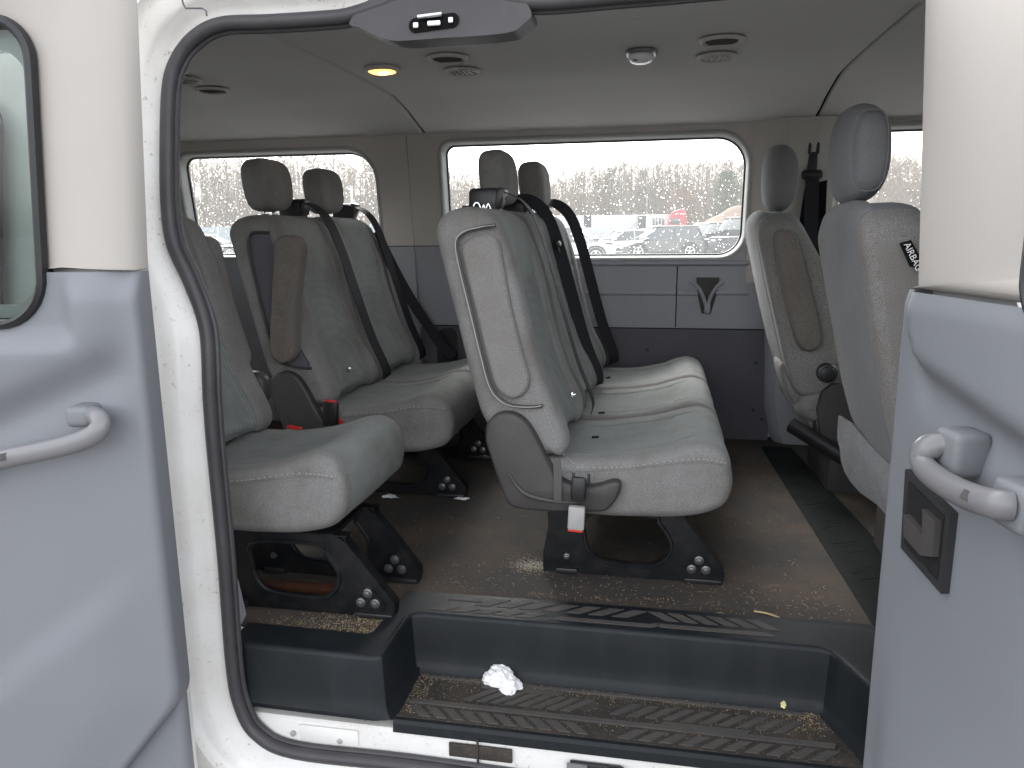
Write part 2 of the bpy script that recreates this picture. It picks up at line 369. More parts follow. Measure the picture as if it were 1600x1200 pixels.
def emit(name, colr, st):
    m = bpy.data.materials.new(name); m.use_nodes = True; b = m.node_tree.nodes['Principled BSDF']
    b.inputs['Base Color'].default_value = (*colr, 1); b.inputs['Emission Color'].default_value = (*colr, 1); b.inputs['Emission Strength'].default_value = st; return m
m_amber = emit('lit_amber_lens', (1.0, 0.42, 0.07), 1.1)
m_amberhot = emit('lit_bulb_glow', (1.0, 0.78, 0.35), 2.6)
m_lens = mat('clear_lens', (0.75, 0.76, 0.78), 0.15, 0.6)

# ================================================================== setting: ground
GZ = -0.66
def gsheet():
    bm = bmesh.new(); bmesh.ops.create_grid(bm, x_segments=2, y_segments=2, size=700)
    bmesh.ops.translate(bm, vec=(0, 0, GZ), verts=bm.verts); return bm
m_ground = mat('wet_gravel_lot', (0.13, 0.125, 0.12), 0.5, 0.4, noise_amt=0.6, noise_scale=0.6, col2=(0.08, 0.077, 0.074), bump=0.5, bscale=20)
tag(obj('ground', gsheet(), m_ground, smooth=0), 'wet grey gravel lot around the van', kind='structure')

# ================================================================== the van
van = thing('passenger_van', 'white passenger van seen through its open side doors', 'van', (0, 1.3, GZ))
YF = 3.13
def wy(z):            # inner face of the far side wall leans inward towards the roof
    return 3.19 - 0.11*max(0, (z-0.45))/0.8
# ---- floor
bm = bmesh.new()
fl = [(-2.3, 1.425), (-0.597, 1.425), (-0.579, 1.63), (0.45, 1.645), (0.62, 1.66), (0.62, 1.40), (1.6, 1.40), (1.6, 3.3), (-2.3, 3.3)]
obj('floor', plate(fl, [], lambda a, b, d: Vector((a, b, -0.003-0.004*d)), 1), m_carpet, van, smooth=0)
# ---- entry step: black rubber moulding with the step well
ST = -0.127
def step_moulding():
    # rows across (profile in Y,Z) as a sheet in plan with rounded nosings
    B = bmesh.new()
    # top deck outline points with outer nosing path (inner corner of the well)
    path = [(-0.875, 1.338), (-0.70, 1.336), (-0.555, 1.335), (-0.537, 1.345), (-0.534, 1.36), (-0.534, 1.50), (-0.530, 1.518), (-0.515, 1.527), (-0.30, 1.528), (0.10, 1.527), (0.335, 1.526), (0.357, 1.518), (0.366, 1.50), (0.405, 1.40), (0.425, 1.33)]
    back = [(-0.875, 1.43), (-0.70, 1.429), (-0.60, 1.428), (-0.592, 1.440), (-0.590, 1.47), (-0.585, 1.58), (-0.582, 1.625), (-0.575, 1.637), (-0.30, 1.645), (0.10, 1.65), (0.40, 1.655), (0.47, 1.655), (0.52, 1.62), (0.56, 1.45), (0.58, 1.33)]
    # offset direction of the nosing (towards the well) per point
    n = len(path); rows = []
    for i in range(n):
        a = Vector(path[max(i-1, 0)]); b = Vector(path[min(i+1, n-1)]); t = (b-a).normalized(); nv = Vector((t.y, -t.x))
        p = Vector(path[i]); q = Vector(back[i]); row = []
        row.append(Vector((q.x, q.y, -0.001))); row.append(Vector((q.x*0.93+p.x*0.07, q.y*0.93+p.y*0.07, 0.006)))
        for k in (0.3, 0.6, 0.85): row.append(Vector((q.x*(1-k)+p.x*k, q.y*(1-k)+p.y*k, 0.006)))
        rr = 0.010
        for k in range(5):
            th = math.pi/2*k/4
            row.append(Vector((p.x-nv.x*rr+nv.x*rr*math.sin(th), p.y-nv.y*rr+nv.y*rr*math.sin(th), 0.006-rr+rr*math.cos(th))))
        for zz, dd in ((-0.04, 0.003), (-0.08, 0.006), (-0.105, 0.009), (-0.119, 0.014), (ST, 0.026)):
            row.append(Vector((p.x+nv.x*dd, p.y+nv.y*dd, zz)))
        rows.append(row)
    for row in rows[:3]:                       # outer box face carries on down to its own lower lip
        row[-1] = row[-2]+Vector((0, 0.004, -0.012))
    for row in rows[:1]:                       # rounded lower corner at the pillar
        pass
    bm = ringloft(rows, closed=False)
    return bm
sm = obj('entry_step', step_moulding(), m_mat, van, label='black rubber entry step moulding with a deep step well')
# tread floor of the well and its nosing
tb = [(-0.520, 1.335), (-0.512, 1.50), (0.345, 1.505), (0.405, 1.335)]
tr_ = plate([(-0.555, 1.345), (-0.545, 1.53), (0.37, 1.535), (0.45, 1.345)], [], lambda a, b, d: Vector((a, b, ST-0.012*d)), 1)
obj('step_tread', tr_, m_tread, van, label='dusty rubber step tread with slanted raised pads')
nose = []
for x in np.linspace(-0.90, 0.50, 30):
    lift = 0.0
    nose.append([Vector((x, 1.352, ST-0.001)), Vector((x, 1.336, ST-0.002)), Vector((x, 1.330, ST-0.008)), Vector((x, 1.328, ST-0.026)), Vector((x, 1.335, ST-0.032)), Vector((x, 1.36, ST-0.032))])
nose = [r for r in nose if r[0].x > -0.56]
obj('step_nosing', ringloft(nose, closed=False), m_mat, sm)
# raised slanted pads (surface pattern of tread and deck)
def pads():
    B = bmesh.new()
    def para(x, y, dx, dy, sh, z, h=0.003):
        return plate([(x, y), (x+dx, y), (x+dx+sh, y+dy), (x+sh, y+dy)], [], lambda a, b, d: Vector((a, b, z+d)), h, 0.0008)
    parts = []
    z = ST
    for i in range(11): parts.append(para(-0.50+i*0.036, 1.352, 0.022, 0.030, -0.030, z)) if i > 0 else None
    for i in range(11): parts.append(para(-0.06+i*0.040, 1.352, 0.024, 0.030, 0.034, z)) if i < 10 else None
    for i in range(8): parts.append(para(-0.42+i*0.030+0.03, 1.42, 0.018, 0.045, 0.050, z))
    for i in range(10): parts.append(para(-0.08+i*0.036, 1.425, 0.020, 0.040, 0.045, z))
    parts.append(para(-0.50, 1.392, 0.85, 0.012, 0.004, z, 0.004)); parts.append(para(-0.49, 1.488, 0.80, 0.006, 0.002, z, 0.004))
    parts.append(para(-0.36, 1.47, 0.17, 0.012, 0.01, z)); parts.append(para(0.02, 1.405, 0.17, 0.012, 0.01, z))
    return joinbm(*parts)
obj('tread_pads', pads(), m_pads, bpy.data.objects['step_tread'])
def deckpads():
    parts = []
    def para(x, y, dx, dy, sh, z=0.0055, h=0.0022):
        return plate([(x, y), (x+dx, y), (x+dx+sh, y+dy), (x+sh, y+dy)], [], lambda a, b, d: Vector((a, b, z+d)), h, 0.0006)
    for i in range(7): parts.append(para(-0.40+i*0.052, 1.585, 0.032, 0.035, 0.045))
    for i in range(6): parts.append(para(0.03+i*0.042, 1.585, 0.028, 0.035, -0.038))
    for i in range(5): parts.append(para(-0.50+i*0.05, 1.548, 0.036, 0.020, 0.03))
    parts.append(para(-0.22, 1.550, 0.22, 0.014, 0.02)); parts.append(para(0.02, 1.555, 0.24, 0.014, -0.02)); parts.append(para(-0.47, 1.60, 0.11, 0.012, 0.02, 0.0055, 0.0027))
    return joinbm(*parts)
obj('deck_pads', deckpads(), m_pads, sm)
# ---- black rubber strip across the floor behind the front seats
def strip():
    rows = []
    for k in range(15):
        t = k/14; xl = 0.405+0.07*t; y = 3.06-1.45*t
        wd = 0.115+0.06*t
        rows.append([Vector((xl, y, -0.001)), Vector((xl+0.006, y, 0.003)), Vector((xl+0.03, y, 0.004)), Vector((xl+wd*0.5, y, 0.0045)), Vector((xl+wd*0.8, y, 0.004)), Vector((xl+wd, y, 0.003)), Vector((xl+wd+0.004, y, -0.002))])
    bm = ringloft(rows, closed=False)
    ps = []
    for i in range(22):
        t = i/22; y = 2.9-1.2*t+0.03*math.sin(i*2.1); xl = 0.445+0.07*t+0.012*math.sin(i*1.3); g = 0.045+0.02*math.sin(i*3.7)
        ps.append(plate([(xl, y), (xl+g, y+0.028), (xl+g, y+0.014), (xl, y-0.014)], [], lambda a, b, d: Vector((a, b, 0.0038+d)), 0.0012, 0.0004))
    return joinbm(bm, *ps)
obj('floor_edge_strip', strip(), mat('black_floor_rubber', (0.008, 0.010, 0.010), 0.8, 0.12, noise_amt=0.5, noise_scale=20, col2=(0.016, 0.017, 0.017)), van, label='black rubber strip across the floor behind the front seats')

# ---- far side wall: trim panels and windows
W1 = rrect(-0.885, 0.735, 0.315, 1.200, (0.085, 0.10, 0.12, 0.05), 8)
W2 = rrect(-2.06, 0.745, -1.165, 1.185, (0.11, 0.10, 0.13, 0.06), 8)
p0 = at(1375, 187, 3.1)
W3 = rrect(0.66, 0.60, 1.50, 1.205, (0.05, 0.1, 0.1, 0.04), 8)
ZB = 0.79
def wallpt(a, b, d): return Vector((a, wy(b)+d, b))
def split_panel(win, x0, x1, z0, z1, upper):
    cx = sum(p[0] for p in win)/len(win)
    def cross(side):
        xs = [p[0] for p in win]
        best = None
        for i in range(len(win)):
            a, b = win[i], win[(i+1) % len(win)]
            if (a[1]-ZB)*(b[1]-ZB) <= 0 and a[1] != b[1]:
                x = a[0]+(b[0]-a[0])*(ZB-a[1])/(b[1]-a[1])
                if (x-cx)*side > 0: best = x
        return best
    xl, xr = cross(-1), cross(1)
    pts = [p for p in win if (p[1] > ZB) == upper]
    # order from right to left
    k = next(i for i in range(len(win)) if ((win[i][1] > ZB) == upper) and ((win[i-1][1] > ZB) != upper))
    seq = []
    i = k
    while (win[i % len(win)][1] > ZB) == upper and len(seq) < len(win): seq.append(win[i % len(win)]); i += 1
    if upper: # seq runs right->top->left
        return [(x0, ZB+0.001), (xl, ZB+0.001)]+seq[::-1]+[(xr, ZB+0.001), (x1, ZB+0.001), (x1, z1), (x0, z1)]
    return [(x0, ZB-0.001), (xl, ZB-0.001)]+seq+[(xr, ZB-0.001), (x1, ZB-0.001), (x1, z0), (x0, z0)]
obj('upper_side_trim', plate(split_panel(W1, -1.02, 0.345, 0.45, 1.24, True), [], wallpt, 0.006), m_beige, van, smooth=0)
obj('upper_side_trim', plate(split_panel(W2, -2.2, -1.023, 0.45, 1.24, True), [], wallpt, 0.006), m_beige, van, smooth=0)
lw = obj('lower_side_trim', plate(split_panel(W1, -1.02, 0.42, 0.452, 1.24, False), [], wallpt, 0.006), m_trim, van, smooth=0, label='blue grey lower wall trim under the middle window')
obj('lower_side_trim', plate(split_panel(W2, -2.2, -1.023, -0.01, 1.24, False), [], wallpt, 0.006), m_trim, van, smooth=0)
# charcoal kick panel
kp = plate(rrect(-1.02, -0.02, 0.445, 0.449, (0.01, 0.02, 0.05, 0.01), 6), [], lambda a, b, d: Vector((a, 3.185-0.01*(0.45-b)+d, b)), 0.006)
kpo = obj('kick_panel', kp, m_trimdark, van, smooth=0, label='charcoal kick panel below the middle window')
scr = []
for px, py in ((1012, 546), (1181, 567), (1176, 640), (1190, 655), (900, 560)):
    p = at(px, py, 3.18); obj('screw', cyl(p+Vector((0, 0.01, 0)), p+Vector((0, -0.008, 0)), 0.006, 10, bev=0.002), m_black, kpo)
# ribs and seams of the lower trim
rr_ = []
def rail(x0, x1, z, h, d):
    y = wy(z); return ringloft([[Vector((x, y+0.001, z+h)), Vector((x, y-d*0.5, z+h*0.6)), Vector((x, y-d, z+h*0.15)), Vector((x, y-d, z-h*0.3)), Vector((x, y-d*0.3, z-h*0.8)), Vector((x, y+0.001, z-h))] for x in (x0, x1)], closed=False)
rr_ += [rail(-0.30, 0.058, 0.597, 0.012, 0.007), rail(0.066, 0.145, 0.597, 0.012, 0.007), rail(0.215, 0.34, 0.60, 0.012, 0.007)]
rr_ += [rail(-0.90, 0.34, 0.717, 0.013, 0.012)]
obj('trim_rib', joinbm(*rr_), m_trim, lw)
obj('panel_seam', box((0.062, wy(0.58)-0.001, 0.585), (0.004, 0.004, 0.26), rot=Matrix.Rotation(0.137, 3, 'X')), m_dark, lw)
obj('panel_seam', box((-0.30, wy(0.451)-0.002, 0.451), (1.43, 0.006, 0.004)), m_dark, lw)
obj('belt_seam', box((-1.4, wy(ZB)-0.0005, ZB), (1.65, 0.004, 0.003)), m_dark, van)
# Y-shaped belt hook
hk = []
def pth(pts, Y): return catmull([at(x, y, Y) for x, y in pts], 5)
hk.append(tube(pth([(1078, 440), (1090, 448), (1098, 462), (1103, 478)], 3.15), 0.007, 8))
hk.append(tube(pth([(1131, 440), (1120, 448), (1111, 462), (1106, 478)], 3.15), 0.007, 8))
p = at(1105, 482, 3.155)
hk.append(box(p, (0.024, 0.03, 0.04), 0.008))
hko = obj('belt_hook', joinbm(*hk), m_trim, van, label='grey Y shaped belt hook on the wall trim')
p = at(1105, 455, 3.165)
obj('hook_recess', plate([(p.x-0.045, p.z+0.055), (p.x+0.045, p.z+0.055), (p.x+0.036, p.z-0.02), (p.x+0.018, p.z-0.09), (p.x-0.018, p.z-0.09), (p.x-0.036, p.z-0.02)], [], lambda a, b, d: Vector((a, wy(b)-0.001-d, b)), 0.004, 0.0015), m_cover, hko)

m_wframe = mat('grey_window_surround', (0.36, 0.365, 0.36), 0.6, 0.3)
def off_loop(L, a):
    N2 = normals2(L); return [(p[0]+n[0]*a, p[1]+n[1]*a) for p, n in zip(L, N2)]
def window(L, name='side_window', label=None, parent=van):
    # moulded surround rolling into the opening, rubber gasket, glass
    rings = [[Vector((a, wy(b)+dy, b)) for a, b in off_loop(L, o)] for o, dy in ((0.014, 0.0035), (0.010, -0.004), (0.004, -0.007), (-0.002, -0.004), (-0.006, 0.010), (-0.010, 0.045), (-0.010, 0.062))]
    fr = obj('window_frame', ringloft(rings), m_wframe, parent, label=label, smooth=60)
    rings = [[Vector((a, wy(b)+dy, b)) for a, b in off_loop(L, o)] for o, dy in ((-0.009, 0.048), (-0.016, 0.050), (-0.017, 0.058), (-0.009, 0.06))]
    obj('gasket', ringloft(rings), m_black, fr)
    obj('glass', plate(off_loop(L, -0.010), [], lambda a, b, d: Vector((a, wy(b)+0.055, b)), 0), m_glass, fr, smooth=0)
    return fr
window(W1, label='large rain spotted window behind the three seat bench')
window(W2, label='rain spotted rear window with pale surround')
window(W3, label='driver door window behind the front headrest')
# band filling between roof line and wall, and far outer skin (white) with openings
obj('body_side', plate([(-2.6, -0.45), (1.9, -0.45), (1.9, 1.30), (-2.6, 1.30)], [off_loop(W1, 0.004), off_loop(W2, 0.004), off_loop(W3, 0.004)], lambda a, b, d: Vector((a, wy(b)+0.063+d, b)), 0.02), m_paint, van, smooth=0, label='white outer body side across the van')
# light reveals under the belt at the rear window: darker quarter trim
# black vent/recess low between the rows
p = at(697, 545, 3.16)
obj('wall_vent', plate(rrect(p.x-0.045, p.z-0.12, p.x+0.045, p.z+0.09, (0.01, 0.01, 0.04, 0.05), 6), [], lambda a, b, d: Vector((a, wy(max(b, 0.45))-0.004-d, b)), 0.012, 0.004), m_black, van)

# ---- B pillar on the far side
def pillar():
    rows = []
    prof = [(0.325, 0.0), (0.34, -0.012), (0.40, -0.02), (0.415, -0.035), (0.45, -0.04), (0.53, -0.042), (0.59, -0.04), (0.615, -0.03), (0.63, 0.0), (0.64, 0.04)]
    for z in (0.64, 0.75, 0.9, 1.05, 1.15, 1.24):
        rows.append([Vector((x, wy(z)+d, z)) for x, d in prof])
    return ringloft(rows, closed=False)
bp = obj('pillar_trim', pillar(), m_beige, van, label='pale beige pillar trim with a belt anchor')
def pillar_low():
    rows = []
    for z, k, dx in ((-0.02, 1.0, 0.05), (0.05, 1.2, 0.02), (0.15, 1.15, 0.0), (0.4, 1.0, -0.01), (0.64, 0.9, -0.02)):
        rows.append([Vector((x+dx, min(wy(z), 3.2)+d*k, z)) for x, d in ((0.42, 0.01), (0.43, -0.03), (0.46, -0.055), (0.55, -0.06), (0.66, -0.05), (0.72, 0.0))])
    return ringloft(rows, closed=False)
obj('lower_pillar_trim', pillar_low(), m_trim, van)
# belt slot + belt on the pillar
pt = at(1270, 240, 3.07)
obj('belt_slot', plate([(pt.x-0.02, 1.0), (pt.x+0.055, 1.02), (pt.x+0.075, 0.66), (pt.x-0.045, 0.66)], [], lambda a, b, d: Vector((a, wy(b)-0.043-d, b)), 0.003), m_dark, bp)
anchor = joinbm(box(pt+Vector((0, 0, -0.045)), (0.035, 0.03, 0.11), 0.008), box(pt+Vector((-0.014, -0.008, 0.022)), (0.012, 0.02, 0.05), 0.003), box(pt+Vector((0.014, -0.008, 0.022)), (0.012, 0.02, 0.05), 0.003), box(pt+Vector((0, -0.012, -0.075)), (0.075, 0.025, 0.035), 0.012))
obj('belt_anchor', anchor, m_black, bp)
obj('shoulder_belt', ribbon([pt+Vector((0, -0.02, -0.08)), Vector((pt.x+0.005, 3.04, 0.85)), Vector((pt.x+0.02, 3.06, 0.6)), Vector((pt.x+0.04, 3.05, 0.3))], (1, 0.25, 0), 0.052), m_web, bp)

# ---- headliner in three sections with gaps, cove towards the wall
def hz(y):
    P = [(1.445, 1.228), (1.46, 1.245), (1.50, 1.266), (1.60, 1.290), (1.78, 1.308), (1.87, 1.312), (1.90, 1.320), (2.3, 1.325), (2.66, 1.320), (2.76, 1.308), (2.88, 1.285), (2.99, 1.255), (3.06, 1.238), (3.092, 1.226), (3.10, 1.205)]
    return P
HP = catmull([(0, y, z) for y, z in hz(0)], 4)
def liner(x0, x1):
    r = 0.006; rows = []
    for x, d in ((x0, 0.012), (x0+0.002, 0.004), (x0+r, 0.0), (x0+0.02, 0), ((x0+x1)/2, 0), (x1-0.02, 0), (x1-r, 0.0), (x1-0.002, 0.004), (x1, 0.012)):
        rows.append([Vector((x, p.y, p.z+d)) for p in HP])
    return ringloft(rows, closed=False)
h1 = obj('headliner', liner(-2.3, -0.95), m_head, van)
h2 = obj('headliner', liner(-0.942, 0.532), m_head, van)
h3 = obj('headliner', liner(0.54, 1.7), m_head, van)
obj('roof_panel', plate([(-2.6, 1.40), (1.9, 1.40), (1.9, 3.22), (-2.6, 3.22)], [], lambda a, b, d: Vector((a, b, 1.36+0.02*math.sin(math.pi*(b-1.4)/1.82)+d)), 0.02), m_paint, van, smooth=0)
obj('headliner_backing', ringloft([[Vector((x, p.y, p.z+0.014)) for p in HP] for x in (-2.31, 1.71)], closed=False), m_dark, van)
# vents & lamps
def vent(p, rx, ry, fins, parent, face=m_head):
    rings = []
    N = 36
    def el(a, dz): return [Vector((p.x+rx*a*math.cos(2*math.pi*k/N), p.y+ry*a*math.sin(2*math.pi*k/N), p.z+dz)) for k in range(N)]
    v = obj('air_vent', ringloft([el(1.18, 0.0), el(1.12, -0.005), el(1.0, -0.008), el(0.9, -0.004), el(0.86, 0.006)]), m_beige, parent, smooth=60)
    if fins == 'dark':
        b = ringloft([el(0.86, -0.001), el(0.02, 0.001)]); obj('vent_core', b, m_dark, v)
        fs = [box((p.x, p.y+ry*f, p.z-0.004), (rx*1.7*math.sqrt(max(0.05, 1-f*f))*0.95, 0.003, 0.004), rot=Matrix.Rotation(0.5, 3, 'X')) for f in (-0.6, -0.3, 0, 0.3, 0.6)]
        obj('louvre', joinbm(*fs), m_cover, v)
    else:
        b = ringloft([el(0.87, -0.003), el(0.5, -0.004), el(0.02, -0.0045)]); obj('vent_core', b, m_cover if fins == 'grid' else m_head, v)
        fs = [box((p.x+rx*f, p.y, p.z-0.005), (0.004, ry*1.5*math.sqrt(1-f*f), 0.004)) for f in (-0.6, -0.3, 0.0, 0.3, 0.6)]
        obj('louvre', joinbm(*fs), m_cover, v)
for px, py, kind, par in ((699, 90, 'dark', h2), (722, 111, 'grid', h2), (1128, 62, 'dark', h2), (1120, 88, 'cap', h2), (331, 140, 'dark', h1), (286, 124, 'cap', h1)):
    vent(atz(px, py, 1.320), 0.049 if kind == 'dark' else 0.047, 0.047, kind, par)
p = atz(597, 108, 1.319)
rotl = Matrix.Rotation(R(-8), 3, 'Z')
lm = obj('dome_lamp', pillow(p, (0.050, 0.046, 0.009), 3.2, rot=rotl), m_beige, h2, label='lit amber dome lamp in the headliner')
obj('lamp_lens', pillow(p+Vector((0, 0, -0.004)), (0.040, 0.036, 0.010), 2.6, rot=rotl), m_amber, lm)
obj('bulb_glow', pillow(p+Vector((0.006, -0.006, -0.008)), (0.022, 0.014, 0.009), 2.2, rot=rotl), m_amberhot, lm)
p = atz(1002, 84, 1.319)
lm = obj('dome_lamp', pillow(p, (0.042, 0.060, 0.009), 3.0), m_handle, h2, label='unlit round dome lamp with clear lens')
obj('lamp_lens', pillow(p+Vector((0.0, -0.012, -0.012)), (0.034, 0.040, 0.018), 2.3), m_lens, lm)
obj('lamp_switch', box(p+Vector((-0.012, -0.040, -0.022)), (0.014, 0.008, 0.006), 0.002), m_cover, lm)

# ---- closing walls behind the last row and ahead of the front seats (with their glass)
rw = [(1.40, -0.02), (3.2, -0.02), (3.2, 1.3), (1.40, 1.3)]
obj('rear_door_trim', plate(rw, [rrect(1.5, 0.70, 2.24, 1.15, 0.06), rrect(2.36, 0.70, 3.08, 1.15, 0.06)], lambda a, b, d: Vector((-2.30-d, a, b)), 0.04), m_trim, van, smooth=0)
obj('rear_glass', plate(rrect(1.5, 0.70, 3.08, 1.15, 0.06), [], lambda a, b, d: Vector((-2.33, a, b)), 0), m_doorglass, van, smooth=0)
obj('dashboard', joinbm(box((1.72, 2.3, 0.30), (0.3, 1.7, 0.75), 0.08)), m_cover, van)
obj('firewall', box((1.93, 2.3, 0.15), (0.06, 2.0, 1.1), 0), m_dark, van)
obj('windscreen', plate([(1.42, 0.66), (3.1, 0.66), (3.02, 1.2), (1.5, 1.2)], [], lambda a, b, d: Vector((1.95-(b-0.66)*0.6, a, b)), 0), m_doorglass, van, smooth=0)

# ---- near body side: ring loft around the door opening
def ny(z):            # y of the seal plane on the near side
    return 1.31+0.11*max(0, min(1, (z-0.55)/0.65))**1.3
def pz(px, py):
    z = 0.5
    for _ in range(12): z = at(px, py, ny(z)).z
    q = at(px, py, ny(z)); return (q.x, q.z)
sealpx = [(345, 38), (303, 60), (278, 92), (264, 140), (261, 250), (263, 330), (272, 385), (297, 440), (319, 500), (326, 560), (333, 690), (350, 870), (363, 1040), (376, 1105), (402, 1148), (462, 1176), (640, 1197)]
sealL = [pz(*p) for p in sealpx]
zb = sealL[-1][1]-0.006
bot = [(-0.1, zb), (0.25, zb), (0.42, zb+0.01), (0.49, zb+0.06)]
rgt = [(0.51, 0.1), (0.51, 0.5), (0.53, 0.9), (0.53, 1.10), (0.49, 1.20)]
toppx = [(1300, -30), (1000, -9), (860, 3), (800, 0), (750, -12), (650, -10), (595, 8), (545, 24), (500, 29), (420, 34)]
topL = [pz(*p) for p in toppx]
loop = [Vector((a, b, 0)) for a, b in sealL+bot+rgt+topL]
loopS = [(p.x, p.y) for p in catmull(loop, 6, closed=True)]
# rubber seal
sp_ = [Vector((a, ny(b), b)) for a, b in loopS]
obj('door_seal', joinbm(tube(sp_, 0.0135, 12, closed=True, upv=(0, 1, 0)), tube([Vector((a, ny(b)+0.012, b)) for a, b in off_loop(loopS, -0.012)], 0.006, 8, closed=True, upv=(0, 1, 0))), m_seal, van, label='black rubber seal around the side door opening')
# jamb inside the seal, flange and skin outside it
def nring(o, dy):
    return [Vector((a, ny(b)+dy, b)) for a, b in off_loop(loopS, o)]
def smoothring(ring, it):
    r = [v.copy() for v in ring]
    for _ in range(it): r = [(r[i-1]+r[i]*2+r[(i+1) % len(r)])/4 for i in range(len(r))]
    return r
jr = [nring(0.045, 0.05), nring(0.02, 0.035), nring(0.004, 0.02), nring(0.004, 0.008), nring(0.018, 0.004), nring(0.030, -0.002), smoothring(nring(0.042, -0.022), 2), smoothring(nring(0.050, -0.030), 4), smoothring(nring(0.072, -0.034), 8), smoothring(nring(0.085, -0.040), 14), smoothring(nring(0.092, -0.055), 18)]
obj('door_jamb', ringloft(jr), m_jamb, van, label='white painted door jamb with scuffs around the opening', smooth=60)
# body side skin, front and rear of the opening
outer = jr[-1]
ol = [(v.x, v.z) for v in outer]
def sky_(a, b, d): return Vector((a, ny(b)-0.055+d, b))
WR = rrect(-2.15, 0.62, -1.22, 1.12, 0.08)
def skin():
    # split in horizontal bands so the lean is followed
    N = len(outer); rings = [outer]
    for k in (0.25, 0.6, 1.0):
        ring = []
        for v in outer:
            cx, cz = -0.22, 0.45; dx, dz = v.x-cx, v.z-cz
            sx = (2.4 if dx < 0 else 2.1)/max(abs(dx), 1e-6); sz = (0.95 if dz < 0 else 0.86)/max(abs(dz), 1e-6); s = min(sx, sz)
            tx, tz = cx+dx*s, cz+dz*s
            x = v.x+(tx-v.x)*k; z = v.z+(tz-v.z)*k
            yy = ny(z)-0.055-0.02*k + (0.35*max(0, z-1.24) if z > 1.24 else 0)
            ring.append(Vector((x, yy, z)))
        rings.append(ring)
    return ringloft(rings)
obj('body_side', skin(), m_paint, van, label='white outer body side around the door opening')
obj('quarter_window', plate(WR, [], lambda a, b, d: Vector((a, ny(b)-0.085-d, b)), 0.004), mat('dark_privacy_glass', (0.012, 0.016, 0.015), 0.08, 0.6), van, smooth=0)
# white sill under the step
def sill():
    rows = []
    for x in np.linspace(-0.86, 0.47, 20):
        rows.append([Vector((x, 1.42, ST-0.02)), Vector((x, 1.338, ST-0.024)), Vector((x, 1.332, ST-0.03)), Vector((x, 1.327, ST-0.085)), Vector((x, 1.330, ST-0.100))])
    return ringloft(rows, closed=False)
so_ = obj('sill_panel', sill(), m_jamb, van, label='white painted sill panel under the entry step')
bits = [box((-0.655, 1.3285, ST-0.052), (0.13, 0.004, 0.036), 0.0015)]
obj('sill_plate', joinbm(*bits), m_paint, so_)
bits = []
for px, py in ((458, 1146), (531, 1158)):
    q = at(px, py, 1.326); obj('sill_screw', joinbm(cyl(q+Vector((0, 0.004, 0)), q+Vector((0, -0.004, 0)), 0.0055, 14, bev=0.001), cyl(q, q+Vector((0, -0.006, 0)), 0.0028, 10)), m_buckle, so_)
bits = [box((-0.33, 1.326, ST-0.048), (0.13, 0.006, 0.03), 0.002), box((-0.335, 1.323, ST-0.048), (0.004, 0.006, 0.06), 0.001)]
obj('sill_recess', joinbm(*bits), m_tread, so_)
bits = [box((-0.10, 1.324, ST-0.055), (0.10, 0.01, 0.03), 0.003), box((-0.06, 1.319, ST-0.05), (0.03, 0.01, 0.022), 0.002)]
obj('sill_bracket', joinbm(*bits), m_black, so_)
obj('bracket_plate', box((-0.135, 1.316, ST-0.05), (0.04, 0.006, 0.018), 0.001), m_handle, so_)
# grey kick trim at the left of the carpet
obj('kick_trim', plate([(1.345, -0.05), (1.40, -0.02), (1.45, 0.01), (1.43, 0.10), (1.37, 0.24), (1.345, 0.24)], [], lambda a, b, d: Vector((-0.896-d, a, b)), 0.01), m_trim, van)
# white lower corner of the jamb
# latch hump with striker at the top of the opening
def hump():
    pts = [(543, 33), (560, 41), (590, 56), (620, 62), (680, 58), (760, 53), (800, 47), (816, 36), (829, 22), (820, 2), (790, -8), (740, -22), (680, -26), (620, -20), (575, -4)]
    L = []
    for x, y in pts:
        q = at(x, y, 1.40); L.append((q.x, q.z))
    L = [(p.x, p.y) for p in catmull([(a, b, 0) for a, b in L], 4, closed=True)]
    return plateXZ(L, 1.408, 1.47, bev=0.005)
hm = obj('latch_cover', hump(), mat('worn_grey_plastic', (0.05, 0.048, 0.053), 0.5, 0.4, noise_amt=0.5, noise_scale=15, col2=(0.075, 0.07, 0.07)), van, label='dark plastic latch cover at the top of the opening', smooth=60)
q = at(677, 35, 1.403)
rl = Matrix.Rotation(R(4), 3, 'Y')
L = [(q.x+a*math.cos(R(4))-b*math.sin(R(-4))*0, q.z+b+a*0.07) for a, b in rrect(-0.046, -0.012, 0.046, 0.012, 0.0118, 6)]
obj('striker_slot', plate(L, [], lambda a, b, d: Vector((a, 1.4075-d, b)), 0.003), m_dark, hm)
sb = [cyl(q+Vector((-0.026, -0.006, 0.009)), q+Vector((0.018, -0.006, 0.0115)), 0.0045, 10), box(q+Vector((0.003, -0.004, -0.003)), (0.024, 0.008, 0.009), 0.002), box(q+Vector((-0.031, -0.003, -0.004)), (0.010, 0.006, 0.010), 0.002), box(q+Vector((0.033, -0.003, 0.001)), (0.009, 0.006, 0.010), 0.002)]
obj('striker', joinbm(*sb), m_chrome, hm)
# joint line and drip-rail details on the white metal above the seal
jl = []
for pts in ([(283, -6), (287, 8), (290, 13), (316, 13), (322, 17), (323, 25)],):
    jl.append(tube([at(x, y, 1.372) for x, y in pts], 0.0016, 6))
obj('joint_line', joinbm(*jl), m_trimdark, van)

